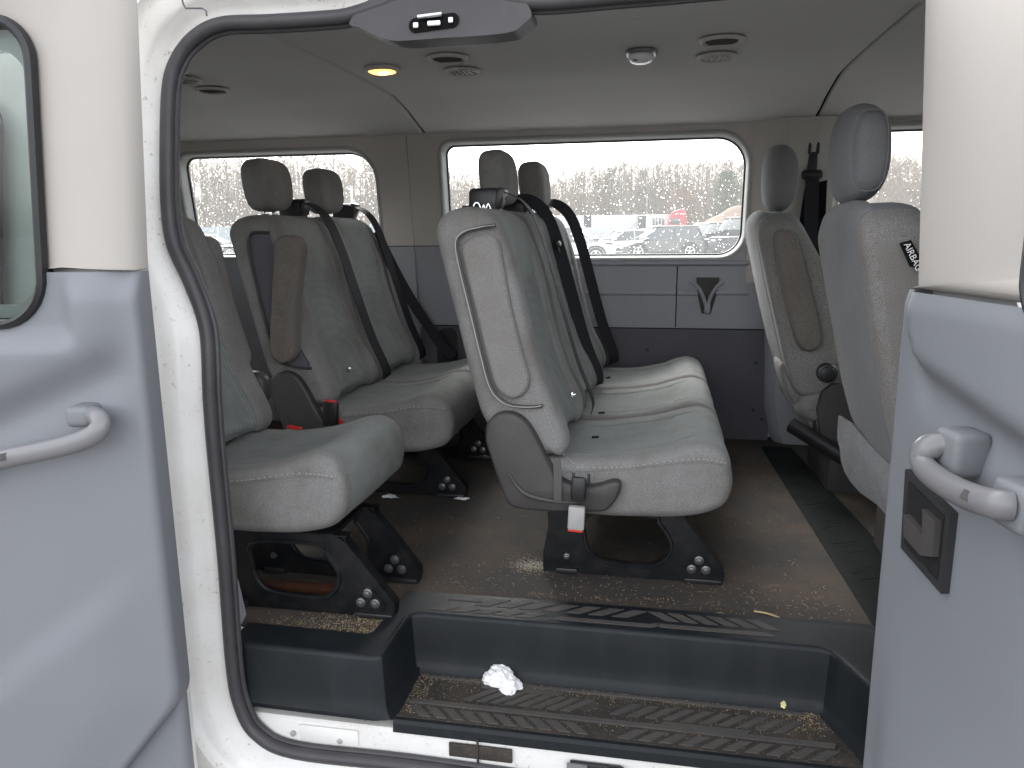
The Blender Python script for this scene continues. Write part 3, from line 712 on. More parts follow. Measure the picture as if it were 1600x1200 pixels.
# ================================================================== side doors
def dpl(px, py, P, d):
    """pixel -> (t, z) on the vertical plane through P with horizontal direction d"""
    n = Vector((d[1], -d[0], 0)); r = ray(px, py); k = (Vector(P)-CAM).dot(n)/r.dot(n); q = CAM+r*k
    return ((q-Vector(P)).dot(Vector((d[0], d[1], 0))), q.z)
def sst(a, b, x):
    t = max(0, min(1, (x-a)/(b-a))); return t*t*(3-2*t)
class Door:
    def __init__(s, name, P, ang, side, label):
        s.P = Vector(P); s.d = Vector((math.cos(ang), math.sin(ang), 0)); n = Vector((s.d.y, -s.d.x, 0))
        if n.dot(CAM-s.P) < 0: n = -n
        s.n = n; s.side = side
        s.root = obj(name, s.shell(), m_paint, van, label=label)
    def w(s, t, z, o=0): return s.P+s.d*t+s.n*o+Vector((0, 0, z))
    def px(s, x, y, o=0): return dpl(x, y, s.P+s.n*o, s.d)
    def shell(s):
        return plate([(0.012, -0.36), (0.74, -0.36), (0.74, 1.20), (0.03, 1.22), (0.012, 0.9)], [rrect(0.185, 0.73, 0.66, 1.15, 0.06)], lambda a, b, d: s.w(a-0.035*sst(0.8, 1.22, b), b, -0.035-d), 0.04, 0.004)
    def lower(s, ztop, zbot, relief, tmax=0.72, edge=lambda z: 0.0, hole=None):
        T = sorted(set([0, 0.001, 0.003, 0.006, 0.010, 0.015]+list(np.linspace(0.02, tmax, 60)))); Z = sorted(set([zbot, zbot+0.002, zbot+0.006, zbot+0.012]+list(np.linspace(zbot+0.02, ztop, 110))))
        rows = []
        for z in Z:
            row = []
            e = edge(z)
            for t in T:
                tt = t+e
                o = relief(t, z)-0.016*(1-math.sin(math.acos(max(0, 1-t/0.015)))) if t < 0.015 else relief(t, z)
                o -= edge_round(z-zbot, 0.012)
                row.append(s.w(tt, z, o))
            row.insert(0, s.w(e, z, -0.04))
            rows.append(row)
        rows.insert(0, [v-s.n*0.04 for v in rows[0]])
        bm = ringloft(rows, closed=False)
        if hole:
            kill = []
            for f in bm.faces:
                c = f.calc_center_median()-s.P
                if c.dot(s.d) > hole[0] and c.z > hole[1] and (c.dot(s.d)-hole[0]-0.08 > 0 or c.z-hole[1]-0.08 > 0 or math.hypot(c.dot(s.d)-hole[0]-0.08, c.z-hole[1]-0.08) < 0.08): kill.append(f)
            bmesh.ops.delete(bm, geom=kill, context='FACES')
        return bm
    def upper(s, win, t0, t1, z0, z1, edge=lambda z: 0.0, cut=True):
        out = rrect(t0, z0, t1, z1, (0.003, 0.003, 0.05, 0.06), 8)
        def R_(L, o): return [s.w(a+edge(b), b, o) for a, b in L]
        def mix(k): return [(a[0]*(1-k)+b[0]*k, a[1]*(1-k)+b[1]*k) for a, b in zip(win, out)]
        rings = [R_(off_loop(win, -0.004), -0.05), R_(win, -0.014), R_(off_loop(win, 0.006), -0.004), R_(mix(0.25), 0.004), R_(mix(0.5), 0.010), R_(mix(0.75), 0.010), R_(mix(0.92), 0.002), [s.w(a+edge(b), b, -0.004 if b < z0+0.0012 else -0.014) for a, b in out], R_(out, -0.04)]
        bm = ringloft(rings)
        if cut: bmesh.ops.delete(bm, geom=[f for f in bm.faces if (f.calc_center_median()-s.P).dot(s.d) > win[0][0]+0.02 and f.calc_center_median().z < win[0][1]+0.03], context='FACES')
        return bm
# ---- rear side door, folded back along the body
D1 = Door('side_door', (-0.865, 1.14, 0), R(180+7), -1, 'white rear side door folded back against the body')
def rel1(t, z):
    # belt ledge, proud upper pad, crease, lower pad
    c1 = 0.65-0.42*t; c2 = 0.29-0.76*t
    o = 0.012+0.020*sst(-0.02, 0.05, z-c1)*sst(0.015, 0.075, t)
    o -= 0.014*math.exp(-((z-c1)/0.05)**2)*sst(0.0, 0.06, t)
    o += 0.012*sst(0.045, -0.045, z-c2)*sst(-0.01, 0.16, t)
    o -= 0.02*sst(0.74, 0.80, z)
    k = sst(0.09, 0.135, t)*sst(0.655, 0.70, z); o = o*(1-k)+0.006*k
    return o
e1 = lambda z: 0.0
DT = [D1.px(x, y) for x, y in ((212, 412), (280, 1080))]
def e1l(z): return -0.011 if z > 0.03 else (-0.011+0.029*((0.03-z)/0.063)**2 if z > -0.033 else 0.018+(-0.033-z)*0.8)
zb1 = -0.30
obj('door_trim', D1.lower(0.79, zb1, rel1, edge=e1l, hole=(0.146, 0.708)), m_doortrim, D1.root)
win1 = rrect(0.158, 0.715, 0.66, 1.175, (0.07, 0.08, 0.08, 0.07), 8)
def e1u(z): return -0.011-0.030*sst(0.80, 1.22, z)
# upper trim ends at the belt, window dips below it
ut = D1.upper(rrect(0.160, 0.80, 0.66, 1.175, (0.004, 0.004, 0.08, 0.07), 8), 0.0, 0.74, 0.7915, 1.32, e1u)
obj('upper_door_trim', ut, m_doorbeige, D1.root)
wl = rrect(0.150, 0.705, 0.68, 1.18, (0.085, 0.085, 0.08, 0.06), 8)
fr = obj('window_frame', ringloft([[D1.w(a+e1u(b)+0.011, b, o) for a, b in off_loop(wl, k)] for k, o in ((0.012, 0.002), (0.009, 0.014), (0.002, 0.018), (-0.004, 0.012), (-0.005, -0.04))]), m_black, D1.root)
obj('glass', plate(off_loop(wl, -0.004), [], lambda a, b, d: D1.w(a+e1u(b)+0.011, b, -0.01), 0), m_doorglass, fr, smooth=0)
# lower service panel under the trim
obj('lower_door_panel', D1.lower(0.02, -0.36, lambda t, z: -0.018, edge=lambda z: -0.002), m_doortrim, D1.root)
# pull handle
def pull(D, pts, mounts, r, out, slot):
    P = []
    for (x, y, o) in pts: t, z = D.px(x, y, o); P.append(D.w(t, z, o))
    P = catmull(P, 6)
    h = obj('pull_handle', tube(P, r, 16, upv=D.n, sx=1.25), m_handle, D.root, label='curved grey plastic pull handle')
    for (x, y, sx_, sz_) in mounts:
        t, z = D.px(x, y, 0.03); c = D.w(t, z, 0.020)
        rot = Matrix((D.d, D.n, Vector((0, 0, 1)))).transposed()
        obj('handle_mount', box(c, (sx_, 0.05, sz_), 0.010, rot=rot, seg=3), m_mount, h)
    t, z = D.px(*slot[:3]); c = D.w(t, z, slot[2]); v = (CAM-c).normalized(); c = c+v*(r*1.22)
    q1, q2 = D.px(slot[0]-20, slot[1]-20*math.tan(slot[3]), slot[2]), D.px(slot[0]+20, slot[1]+20*math.tan(slot[3]), slot[2]); u = (D.w(*q2, slot[2])-D.w(*q1, slot[2])).normalized(); u = (u-v*u.dot(v)).normalized(); ww = u.cross(v).normalized()
    rot = Matrix((u, v, ww)).transposed()
    obj('handle_slot', box(c, (0.026, 0.002, 0.012), 0.0008, rot=rot), m_cover, h)
pull(D1, [(137, 650, 0.02), (152, 652, 0.045), (157, 664, 0.055), (145, 680, 0.06), (110, 694, 0.062), (60, 706, 0.062), (10, 716, 0.06), (-40, 730, 0.05), (-60, 745, 0.03)], [(128, 650, 0.045, 0.036), (-60, 745, 0.04, 0.036)], 0.0135, 0, (10, 713, 0.060, R(-12)))
# ---- front side door, standing open towards the camera
D2 = Door('side_door', (0.372, 1.275, 0), R(-78), 1, 'white front side door standing open beside the front seat')
def rel2(t, z):
    c1 = 0.650-0.20*(t-0.09)+0.05*sst(0.09, 0.04, t)
    o = 0.010+0.022*sst(-0.025, 0.025, z-c1)*sst(0.025, 0.065, t)
    o -= 0.012*math.exp(-((z-c1+0.035)/0.03)**2)*sst(0.03, 0.10, t)
    o += 0.010*sst(0.32, 0.05, z+0.4*t)*sst(0.02, 0.10, t)
    o -= 0.006*sst(0.73, 0.76, z)
    return o
obj('door_trim', D2.lower(0.757, -0.36, rel2), m_doortrim, D2.root)
obj('upper_door_trim', D2.upper(rrect(0.33, 0.80, 0.66, 1.175, 0.05, 8), -0.002, 0.74, 0.7580, 1.32, lambda z: 0.006-0.060*sst(0.76, 1.25, z), False), m_doorbeige, D2.root)
wl2 = rrect(0.316, 0.735, 0.68, 1.19, 0.06, 8)
fr = obj('window_frame', ringloft([[D2.w(a, b, o) for a, b in off_loop(wl2, k)] for k, o in ((0.010, 0.024), (0.006, 0.042), (0.0, 0.044), (-0.004, 0.040), (-0.005, -0.03))]), m_black, D2.root)
obj('glass', plate(off_loop(wl2, -0.004), [], lambda a, b, d: D2.w(a, b, 0.03), 0), m_doorglass, fr, smooth=0)
pull(D2, [(1485, 700, 0.03), (1466, 696, 0.045), (1448, 700, 0.056), (1439, 716, 0.060), (1452, 738, 0.060), (1490, 764, 0.060), (1530, 781, 0.060), (1560, 788, 0.056), (1582, 790, 0.044)], [(1492, 706, 0.055, 0.060), (1590, 790, 0.060, 0.058)], 0.0142, 0, (1520, 779, 0.060, R(27)))
L = [D2.px(x, y, 0.022) for x, y in ((1414, 733), (1484, 802), (1470, 928), (1407, 856))]
lp = obj('latch_bezel', plate(L, [], lambda a, b, d: D2.w(a, b, 0.008+d), 0.014, 0.003), mat('latch_plastic', (0.028, 0.028, 0.03), 0.5, 0.4), D2.root, label='dark grey latch panel with a pull lever')
L = [D2.px(x, y, 0.022) for x, y in ((1422, 752), (1477, 807), (1466, 906), (1414, 848))]
obj('latch_recess', plate(L, [], lambda a, b, d: D2.w(a, b, 0.0215+d), 0.003, 0.001), m_black, lp)
L = [D2.px(x, y, 0.022) for x, y in ((1423, 803), (1430, 808), (1452, 836), (1453, 795), (1474, 815), (1469, 870), (1450, 868), (1423, 838))]
obj('latch_lever', plate(L, [], lambda a, b, d: D2.w(a, b, 0.024+d), 0.009, 0.002), m_cover, lp)

# ================================================================== seats
BACK = [(-0.405, 0.405), (-0.435, 0.50), (-0.470, 0.65), (-0.505, 0.80), (-0.514, 0.86), (-0.495, 0.893), (-0.455, 0.905), (-0.405, 0.900), (-0.372, 0.878), (-0.355, 0.83), (-0.335, 0.73), (-0.305, 0.60), (-0.270, 0.48), (-0.228, 0.39), (-0.222, 0.345), (-0.26, 0.325), (-0.34, 0.345)]
SEAT = [(-0.30, 0.20), (-0.31, 0.27), (-0.27, 0.318), (-0.20, 0.320), (-0.10, 0.325), (0.00, 0.343), (0.07, 0.366), (0.115, 0.371), (0.150, 0.355), (0.168, 0.32), (0.172, 0.27), (0.155, 0.225), (0.11, 0.200), (0.03, 0.187), (-0.08, 0.183), (-0.20, 0.185)]
SEAM = 0.128
def seams_y(yc, w):
    ys = []
    for s in (-SEAM, SEAM):
        for d in (-0.012, -0.005, -0.0015, 0.0015, 0.005, 0.012): ys.append(yc+s+d)
    ys += list(np.linspace(yc-w/2, yc+w/2, 19)); return ys
def back_mesh(dx, yc, w):
    y0, y1 = yc-w/2, yc+w/2
    prof = [(x+dx, z) for x, z in BACK]
    def front(nx, nz): return nx > 0.5
    def disp(x, z, y, nx, nz):
        d = 0.0; s = abs(y-yc)
        if nx > 0.3:
            k = sst(0.3, 0.7, nx)
            d += k*(0.016*sst(SEAM-0.03, SEAM+0.03, s)*sst(0.88, 0.72, z))      # bolsters
            d -= k*0.010*math.cos(min(1, s/SEAM)*math.pi/2)*sst(0.8, 0.6, z)
            d -= k*0.0045*math.exp(-(((s-SEAM))/0.004)**2)
            if s < SEAM: d -= k*0.005*math.exp(-((z-0.73)/0.008)**2)
            d += 0.0028*noise.noise(Vector((x*6, y*7+yc, z*6)))+0.0012*noise.noise(Vector((x*18, y*18, z*26+yc)))
        else: d += 0.001*noise.noise(Vector((x*8, y*8, z*8)))
        return d
    def mf(x, z, y, n):
        s = abs(y-yc)
        if n[0] > 0.45 and s < SEAM: return 2 if z < 0.73 and s < SEAM else 1
        return 0
    def td(x, z, y):
        e = min(y-y0, y1-y); k = max(0, 1-e/0.075)
        return 0.017*k*k*sst(0.78, 0.90, z)
    return loft_y(prof, seams_y(yc, w), y0, y1, 0.030, disp, mf, 8, td)
def seat_mesh(dx, yc, w):
    y0, y1 = yc-w/2, yc+w/2
    prof = [(x+dx, z) for x, z in SEAT]
    def disp(x, z, y, nx, nz):
        s = abs(y-yc); d = 0; lx = x-dx
        if nz > 0.2 or nx > 0.3:
            k = sst(0.2, 0.7, nz)
            d -= k*0.012*math.cos(min(1, s/(SEAM+0.02))*math.pi/2)*sst(0.14, 0.02, lx)
            d -= (k+0.0)*0.0045*math.exp(-((s-SEAM)/0.004)**2)*sst(0.10, 0.06, lx)
            if s < SEAM: d -= k*0.004*math.exp(-((lx-0.035)/0.006)**2)
            d += 0.003*noise.noise(Vector((x*7, y*8, 2)))
        d += 0.0016*noise.noise(Vector((x*16, y*14+yc*5, z*40)))
        # seam roll along the side
        d -= 0.0
        return d
    def mf(x, z, y, n):
        s = abs(y-yc)
        if n[1] > 0.3 and s < SEAM and x-dx < 0.035: return 2
        if (n[1] > 0.3 or n[0] > 0.4) and s < SEAM+0.03: return 1
        return 0
    return loft_y(prof, seams_y(yc, w), y0, y1, 0.028, disp, mf, 8)
def side_stitch(dx, y, seat=True):
    # piped seam low on the cushion side
    P = [(-0.26, 0.29), (-0.18, 0.296), (-0.08, 0.305), (0.0, 0.318), (0.07, 0.330), (0.12, 0.331), (0.150, 0.326)]
    return catmull([(x+dx, y, z) for x, z in P], 5)
def headrest(dx, yc, parent, z=1.0, tilt=0.10, sx=0.048, sy=0.108, sz=0.082):
    c = Vector((dx-0.485, yc, z)); rot = Matrix.Rotation(-tilt, 3, 'Y')
    def f(q):
        q = q.copy(); k = 1-0.10*max(0, -q.z/sz); q.y *= k
        q.x += 0.010*(q.y/sy)**2
        if abs(q.y) < 0.004 and q.x > 0: q.x -= 0.0015
        return q
    h = obj('headrest', pillow(c, (sx, sy, sz), 3.6, 44, 26, rot, f), m_bolster, parent)
    for s in (-1, 1):
        obj('headrest_post', cyl(c+Vector((-0.002, s*0.032, -sz+0.01)), c+Vector((0.012, s*0.032, -sz-0.05)), 0.0055, 12), m_chrome, h)
        obj('post_guide', cyl(Vector((c.x+0.008, yc+s*0.032, 0.896)), Vector((c.x+0.008, yc+s*0.032, 0.910)), 0.012, 14, bev=0.003), m_black, h)
    return h
def tower(dx, y, parent, bare=False):
    # shoulder belt guide on top of the backrest
    c = Vector((dx-0.468, y, 0.925))
    b = joinbm(box(c+Vector((-0.005, 0, 0.0)), (0.085, 0.060, 0.075), 0.013), box(c+Vector((0.036, 0, 0.010)), (0.022, 0.058, 0.055), 0.006, rot=Matrix.Rotation(0.3, 3, 'Y')))
    t = obj('belt_guide', b, m_black, parent)
    obj('guide_slot', box(c+Vector((0.046, 0, 0.016)), (0.006, 0.044, 0.018), 0.002, rot=Matrix.Rotation(0.3, 3, 'Y')), m_dark, t)
    obj('guide_bezel', joinbm(box(c+Vector((0.048, 0, 0.030)), (0.004, 0.048, 0.004), 0.001), box(c+Vector((0.0495, 0.024, 0.018)), (0.004, 0.004, 0.024), 0.001), box(c+Vector((0.0495, -0.024, 0.018)), (0.004, 0.004, 0.024), 0.001)), m_handle, t)
    return t
def belt(dx, yc, y, parent, tongue=None, wv=(0.25, 1, 0)):
    pts = [(-0.480, 0.955), (-0.430, 0.950), (-0.385, 0.925), (-0.352, 0.875), (-0.320, 0.78), (-0.288, 0.66), (-0.262, 0.56), (-0.236, 0.47), (-0.200, 0.375), (-0.20, 0.335)]
    P = catmull([(x+dx+0.010, y+0.012*max(0, i-1), z) for i, (x, z) in enumerate(pts)], 4)
    s = obj('belt_webbing', ribbon(P, wv, 0.047), m_web, parent)
    if tongue:
        k = int(len(P)*tongue); p = P[k]; t = (P[k+1]-P[k-1]).normalized()
        rot = Matrix((Vector((t.z, 0, -t.x)), Vector((0, 1, 0)), t)).transposed()
        g = joinbm(box(p+Vector((0.004, 0, 0)), (0.016, 0.070, 0.020), 0.006, rot=rot), box(p+Vector((0.004, 0, -0.016)), (0.004, 0.026, 0.03), 0.001, rot=rot))
        obj('belt_tongue', g, m_black, s)
def leg(dx, y, parent, face=-1):
    out = [(-0.225, 0.0), (0.165, 0.0), (0.168, 0.028), (0.155, 0.050), (0.060, 0.172), (0.040, 0.186), (-0.265, 0.186), (-0.262, 0.12), (-0.275, 0.05), (-0.275, 0.0)]
    hole = catmull([(-0.155, 0.155, 0), (-0.165, 0.10, 0), (-0.150, 0.060, 0), (-0.115, 0.043, 0), (-0.02, 0.038, 0), (0.022, 0.055, 0), (0.036, 0.095, 0), (0.005, 0.145, 0), (-0.01, 0.158, 0)], 5, closed=True)
    hl = [(p.x+dx, p.y) for p in hole]
    o = [(a+dx, b) for a, b in out]
    parts = [plateXZ(o, y-0.004, y+0.004, [hl], 0.0015)]
    # folded flange round the outline and rolled lip round the hole
    parts.append(ribbon([Vector((a, y+0.012, b)) for a, b in catmull2(o[1:7])], (0, 1, 0), 0.030, 0.003))
    parts.append(tube([Vector((a, y-0.004, b)) for a, b in off_loop(hl, 0.006)], 0.0055, 6, closed=True, upv=(0, 1, 0)))
    lg = obj('leg', joinbm(*parts), m_steel, parent)
    tri = [(0.073, 0.020), (0.145, 0.020), (0.150, 0.032), (0.122, 0.066), (0.098, 0.066), (0.070, 0.034)]
    obj('bolt_boss', plateXZ([(a+dx, b) for a, b in tri], y-0.008, y-0.0045, bev=0.001), m_steel, lg)
    for bx, bz, rr in ((0.092, 0.034, 0.0115), (0.126, 0.034, 0.0115), (0.109, 0.058, 0.0115), (-0.215, 0.045, 0.008)):
        p = Vector((bx+dx, y-0.008, bz))
        b = joinbm(cyl(p+Vector((0, 0.005, 0)), p+Vector((0, -0.003, 0)), rr, 18, bev=0.0015), cyl(p, p+Vector((0, -0.008, 0)), rr*0.6, 12, bev=0.001))
        obj('bolt', b, m_bolt, lg)
    obj('floor_foot', box((dx+0.12, y+0.008, 0.004), (0.09, 0.04, 0.012), 0.003), m_black, lg); obj('floor_foot', box((dx-0.215, y+0.004, 0.006), (0.055, 0.035, 0.016), 0.004), m_black, lg)
    return lg
def catmull2(pts): return [(p.x, p.y) for p in catmull([(a, b, 0) for a, b in pts], 3)]
def crossbars(dx, y0, y1, parent):
    b = joinbm(cyl((dx+0.03, y0, 0.176), (dx+0.03, y1, 0.176), 0.013), cyl((dx-0.21, y0, 0.176), (dx-0.21, y1, 0.176), 0.013), box((dx-0.08, (y0+y1)/2, 0.183), (0.30, abs(y1-y0), 0.012), 0.003))
    obj('seat_frame', b, m_steel, parent)
COV = [(-0.395, 0.365), (-0.392, 0.405), (-0.37, 0.430), (-0.335, 0.436), (-0.300, 0.418), (-0.272, 0.375), (-0.242, 0.315), (-0.222, 0.285), (-0.19, 0.270), (-0.14, 0.268), (-0.095, 0.283), (-0.078, 0.275), (-0.085, 0.245), (-0.110, 0.212), (-0.15, 0.205), (-0.25, 0.200), (-0.325, 0.205), (-0.348, 0.225), (-0.372, 0.29)]
def sidecover(dx, y, s, parent, th=0.028):
    L = [(x+dx, z) for x, z in catmull2(COV+[COV[0]])][:-1]
    rings = [[Vector((a, y+s*o2, b)) for a, b in off_loop(L, o)] for o, o2 in ((0, 0), (0, th*0.75), (-0.003, th*0.93), (-0.008, th))]
    c = obj('side_cover', ringloft(rings, True, True, True), m_cover, parent, smooth=50)
    # moulded swoosh groove
    P = catmull([(dx-0.345, y+s*th, 0.30), (dx-0.31, y+s*th, 0.25), (dx-0.26, y+s*th, 0.232), (dx-0.18, y+s*th, 0.226)], 5)
    obj('moulded_ridge', tube(P, 0.006, 8, upv=(0, 1, 0), rfn=lambda t: 0.3+0.9*math.sin(math.pi*t)), m_cover, c)
    return c
ARM = [(-0.440, 0.815), (-0.437, 0.775), (-0.415, 0.68), (-0.392, 0.58), (-0.372, 0.505), (-0.355, 0.480), (-0.330, 0.470), (-0.305, 0.485), (-0.296, 0.515), (-0.308, 0.56), (-0.335, 0.67), (-0.352, 0.76), (-0.362, 0.815), (-0.380, 0.836), (-0.41, 0.834)]
def armpad(pts, y, th, parent, material, name='armrest'):
    L = [(p.x, p.y) for p in catmull([(a, b, 0) for a, b in pts], 5, closed=True)]
    rings = []
    for k in range(7):
        a = math.pi/2*k/6; rings.append([Vector((x, y-th/2*math.sin(a)-0.0, z)) for x, z in off_loop(L, 0.005-0.012*(1-math.cos(a)))])
    rings2 = [[Vector((v.x, 2*y-v.y, v.z)) for v in r] for r in rings[::-1]]
    return obj(name, ringloft(rings2+rings[1:], True, True, True), material, parent, smooth=60)
def seat_group(name, label, cat, dx, centers, y_legs, group=None, ldx=0.0):
    root = thing(name, label, cat, (dx-0.1, sum(centers)/len(centers), 0), group=group)
    w = 0.425
    for yc in centers:
        obj('seat_cushion', seat_mesh(dx, yc, w), [m_bolster, m_face, m_insert], root)
        obj('backrest', back_mesh(dx, yc, w), [m_bolster, m_face, m_insert], root)
    for y in y_legs: leg(dx+ldx, y, root)
    crossbars(dx+ldx*0.6, y_legs[0], y_legs[-1], root)
    return root
# ---------- three-seat bench in the middle
b2 = seat_group('bench_seat', 'grey cloth three seat bench in the middle of the cabin, nearest headrest missing', 'bench seat', 0.0, (1.935, 2.36, 2.785), (1.81, 2.70))
def piping(dx, y, parent):
    obj('side_stitching', tube([v+Vector((0, -0.0005, 0)) for v in side_stitch(dx, y)], 0.0016, 6, upv=(0, 1, 0)), m_bolster, parent)
yS = 1.7225
piping(0, yS, b2)
headrest(-0.012, 2.36, b2, z=1.005); headrest(0.030, 2.785, b2, z=1.005)
tower(0, 2.085, b2); tower(0, 2.515, b2); tower(0, 2.94, b2)
belt(0.004, 1.935, 2.085, b2, wv=(0.03, 1, 0)); belt(-0.012, 2.36, 2.455, b2, 0.42, wv=(0.75, 0.65, 0.2)); belt(0.015, 2.785, 2.90, b2, wv=(0.75, 0.65, 0.2))
# stay loop and bow on the first belt guide (headrest removed)
hs_ = []
for k in range(5):
    pass
zz = [at(x, y, 2.045) for x, y in ((738, 330), (742, 318), (748, 318), (753, 328), (756, 320), (759, 328), (763, 318), (768, 330))]
obj('wire_clip', tube(catmull(zz, 4), 0.0028, 6, upv=(0, 1, 0)), m_chrome, b2)
obj('post_guide', joinbm(cyl((-0.478, 1.90, 0.893), (-0.478, 1.90, 0.912), 0.013, 14, bev=0.003), cyl((-0.478, 1.97, 0.893), (-0.478, 1.97, 0.912), 0.013, 14, bev=0.003)), m_black, b2)
arm = armpad(ARM, 1.722, 0.030, b2, m_armcloth)
bez = catmull([(-0.365, 1.716, 0.862), (-0.40, 1.712, 0.858), (-0.436, 1.71, 0.848), (-0.455, 1.71, 0.825), (-0.448, 1.71, 0.77), (-0.425, 1.71, 0.67), (-0.401, 1.71, 0.565), (-0.382, 1.71, 0.495), (-0.360, 1.71, 0.465), (-0.330, 1.712, 0.450), (-0.28, 1.716, 0.448), (-0.262, 1.718, 0.452)], 6)
obj('armrest_bezel', tube(bez, 0.0042, 8, upv=(0, 1, 0)), m_cover, b2)
obj('bezel_highlight', tube([v+Vector((-0.0035, -0.003, 0)) for v in bez], 0.0017, 6, upv=(0, 1, 0)), m_buckle, b2)
# side facing panel of the backrest behind the armrest
sc_ = sidecover(0, 1.722, -1, b2)
# light lining stitching down the side of the back
def stitches(path, parent, step=0.008, ln=0.005, r=0.0008, up_=(0, 1, 0)):
    P = catmull(path, 10); acc = 0; bms = []; last = P[0]; start = None
    i = 0; d = 0
    for a, b in zip(P, P[1:]):
        d += (b-a).length
        if d >= step:
            t = (b-a).normalized(); bms.append(tube([b, b+t*ln], r, 4, upv=up_)); d = 0
    if bms: obj('stitching', joinbm(*bms), m_thread, parent)
stitches([(-0.262, 1.7215, 0.448), (-0.245, 1.722, 0.41), (-0.225, 1.722, 0.35), (-0.19, 1.722, 0.315)], b2)
stitches([(-0.20, 1.7205, 0.303), (-0.08, 1.7205, 0.311), (0.0, 1.7205, 0.324), (0.07, 1.7205, 0.336), (0.12, 1.7205, 0.337), (0.15, 1.7205, 0.332)], b2)
# buckle hanging at the near side with its strap loop
bk = obj('belt_buckle', joinbm(box((-0.172, 1.668, 0.270), (0.034, 0.016, 0.060), 0.008, rot=Matrix.Rotation(0.06, 3, 'Y')), box((-0.185, 1.676, 0.292), (0.006, 0.014, 0.03), 0.002), box((-0.150, 1.676, 0.292), (0.006, 0.014, 0.03), 0.002)), m_black, b2)
obj('buckle_body', box((-0.176, 1.663, 0.203), (0.038, 0.018, 0.056), 0.004, rot=Matrix.Rotation(0.04, 3, 'Y')), m_buckle, bk)
obj('release_button', box((-0.178, 1.663, 0.1735), (0.034, 0.015, 0.006), 0.001, rot=Matrix.Rotation(0.04, 3, 'Y')), m_red, bk)
obj('lap_strap', ribbon([(-0.225, 1.689, 0.335), (-0.222, 1.684, 0.29), (-0.222, 1.683, 0.24), (-0.222, 1.688, 0.228)], (1, 0, 0), 0.018, 0.003), m_webgrey, b2)
# chrome loops at the base of the backs
for yc in (2.10,):
    obj('strap_loop', joinbm(box((-0.232, yc-0.05, 0.405), (0.008, 0.018, 0.018), 0.002), cyl((-0.228, yc-0.055, 0.405), (-0.224, yc-0.045, 0.405), 0.004)), m_chrome, b2)
for px, py in ((940, 645), (930, 683), (950, 590)):
    q = atz(px, py, 0.335); obj('isofix_tab', box(q, (0.018, 0.004, 0.006), 0.001, rot=Matrix.Rotation(0.4, 3, 'Z')), m_dark, b2)

# ---------- two-seat bench of the last visible row
dx3 = -0.775
b3 = seat_group('bench_seat', 'grey cloth two seat bench under the rear side window, armrest half lowered', 'bench seat', dx3, (2.36, 2.785), (2.31, 2.747))
headrest(dx3, 2.36, b3); headrest(dx3, 2.785, b3)
tower(dx3, 2.515, b3); tower(dx3, 2.955, b3)
belt(dx3, 2.36, 2.50, b3); belt(dx3, 2.785, 2.93, b3)
obj('lap_belt', ribbon(catmull([(dx3-0.37, 3.02, 0.85), (dx3-0.26, 3.03, 0.62), (dx3-0.12, 3.04, 0.40), (dx3-0.06, 3.04, 0.34)], 5), (0.6, 0.5, 0.3), 0.045), m_web, b3)
piping(dx3, 2.1475, b3)
armq = [(-0.440, 0.815), (-0.437, 0.775), (-0.415, 0.68), (-0.392, 0.58), (-0.372, 0.505), (-0.355, 0.480), (-0.330, 0.470), (-0.305, 0.485), (-0.296, 0.515), (-0.308, 0.56), (-0.335, 0.67), (-0.352, 0.76), (-0.362, 0.815), (-0.380, 0.836), (-0.41, 0.834)]
def rotp(pts, c, a): return [(c[0]+(x-c[0])*math.cos(a)+(z-c[1])*math.sin(a), c[1]-(x-c[0])*math.sin(a)+(z-c[1])*math.cos(a)) for x, z in pts]
armpad([(x+dx3+0.005, z) for x, z in rotp(armq, (-0.335, 0.51), 0.36)], 2.115, 0.055, b3, m_armbrown)
obj('armrest_recess', plateXZ([(x+dx3, z) for x, z in catmull2([(-0.365, 0.845), (-0.430, 0.845), (-0.445, 0.80), (-0.42, 0.66), (-0.385, 0.50), (-0.35, 0.455), (-0.27, 0.45), (-0.30, 0.52), (-0.34, 0.70)])], 2.150, 2.140, bev=0.002), m_trimdark, b3)
bz3 = catmull([(dx3-0.365, 2.140, 0.850), (dx3-0.40, 2.138, 0.852), (dx3-0.428, 2.138, 0.845), (dx3-0.436, 2.138, 0.80), (dx3-0.42, 2.138, 0.69), (dx3-0.393, 2.138, 0.55), (dx3-0.372, 2.138, 0.478), (dx3-0.33, 2.140, 0.452), (dx3-0.262, 2.142, 0.445)], 5)
obj('armrest_bezel', tube(bz3, 0.0045, 8, upv=(0, 1, 0)), m_cover, b3)
sidecover(dx3, 2.148, -1, b3)
stitches([(dx3-0.25, 2.1455, 0.30), (dx3-0.08, 2.1455, 0.311), (dx3+0.0, 2.1455, 0.324), (dx3+0.07, 2.1455, 0.336), (dx3+0.15, 2.1455, 0.332)], b3)
q = at(517, 646, 2.10)
bk = obj('belt_buckle', box(q, (0.046, 0.022, 0.075), 0.006, rot=Matrix.Rotation(0.08, 3, 'Y')), m_black, b3, label='black belt buckle with red button')
obj('release_button', box(q+Vector((0.003, -0.004, 0.039)), (0.038, 0.014, 0.006), 0.002, rot=Matrix.Rotation(0.08, 3, 'Y')), m_red, bk)
obj('buckle_tag', box(q+Vector((0.02, 0.012, -0.028)), (0.02, 0.003, 0.022), 0.001, rot=Matrix.Rotation(0.6, 3, 'Y')), m_red, bk)
for px, py in ((545, 577), (493, 600)):
    q = at(px, py, 2.25); obj('strap_loop', joinbm(box(q, (0.012, 0.016, 0.016), 0.002), cyl(q+Vector((0.006, -0.004, 0)), q+Vector((0.009, 0.004, 0)), 0.004)), m_chrome, b3)

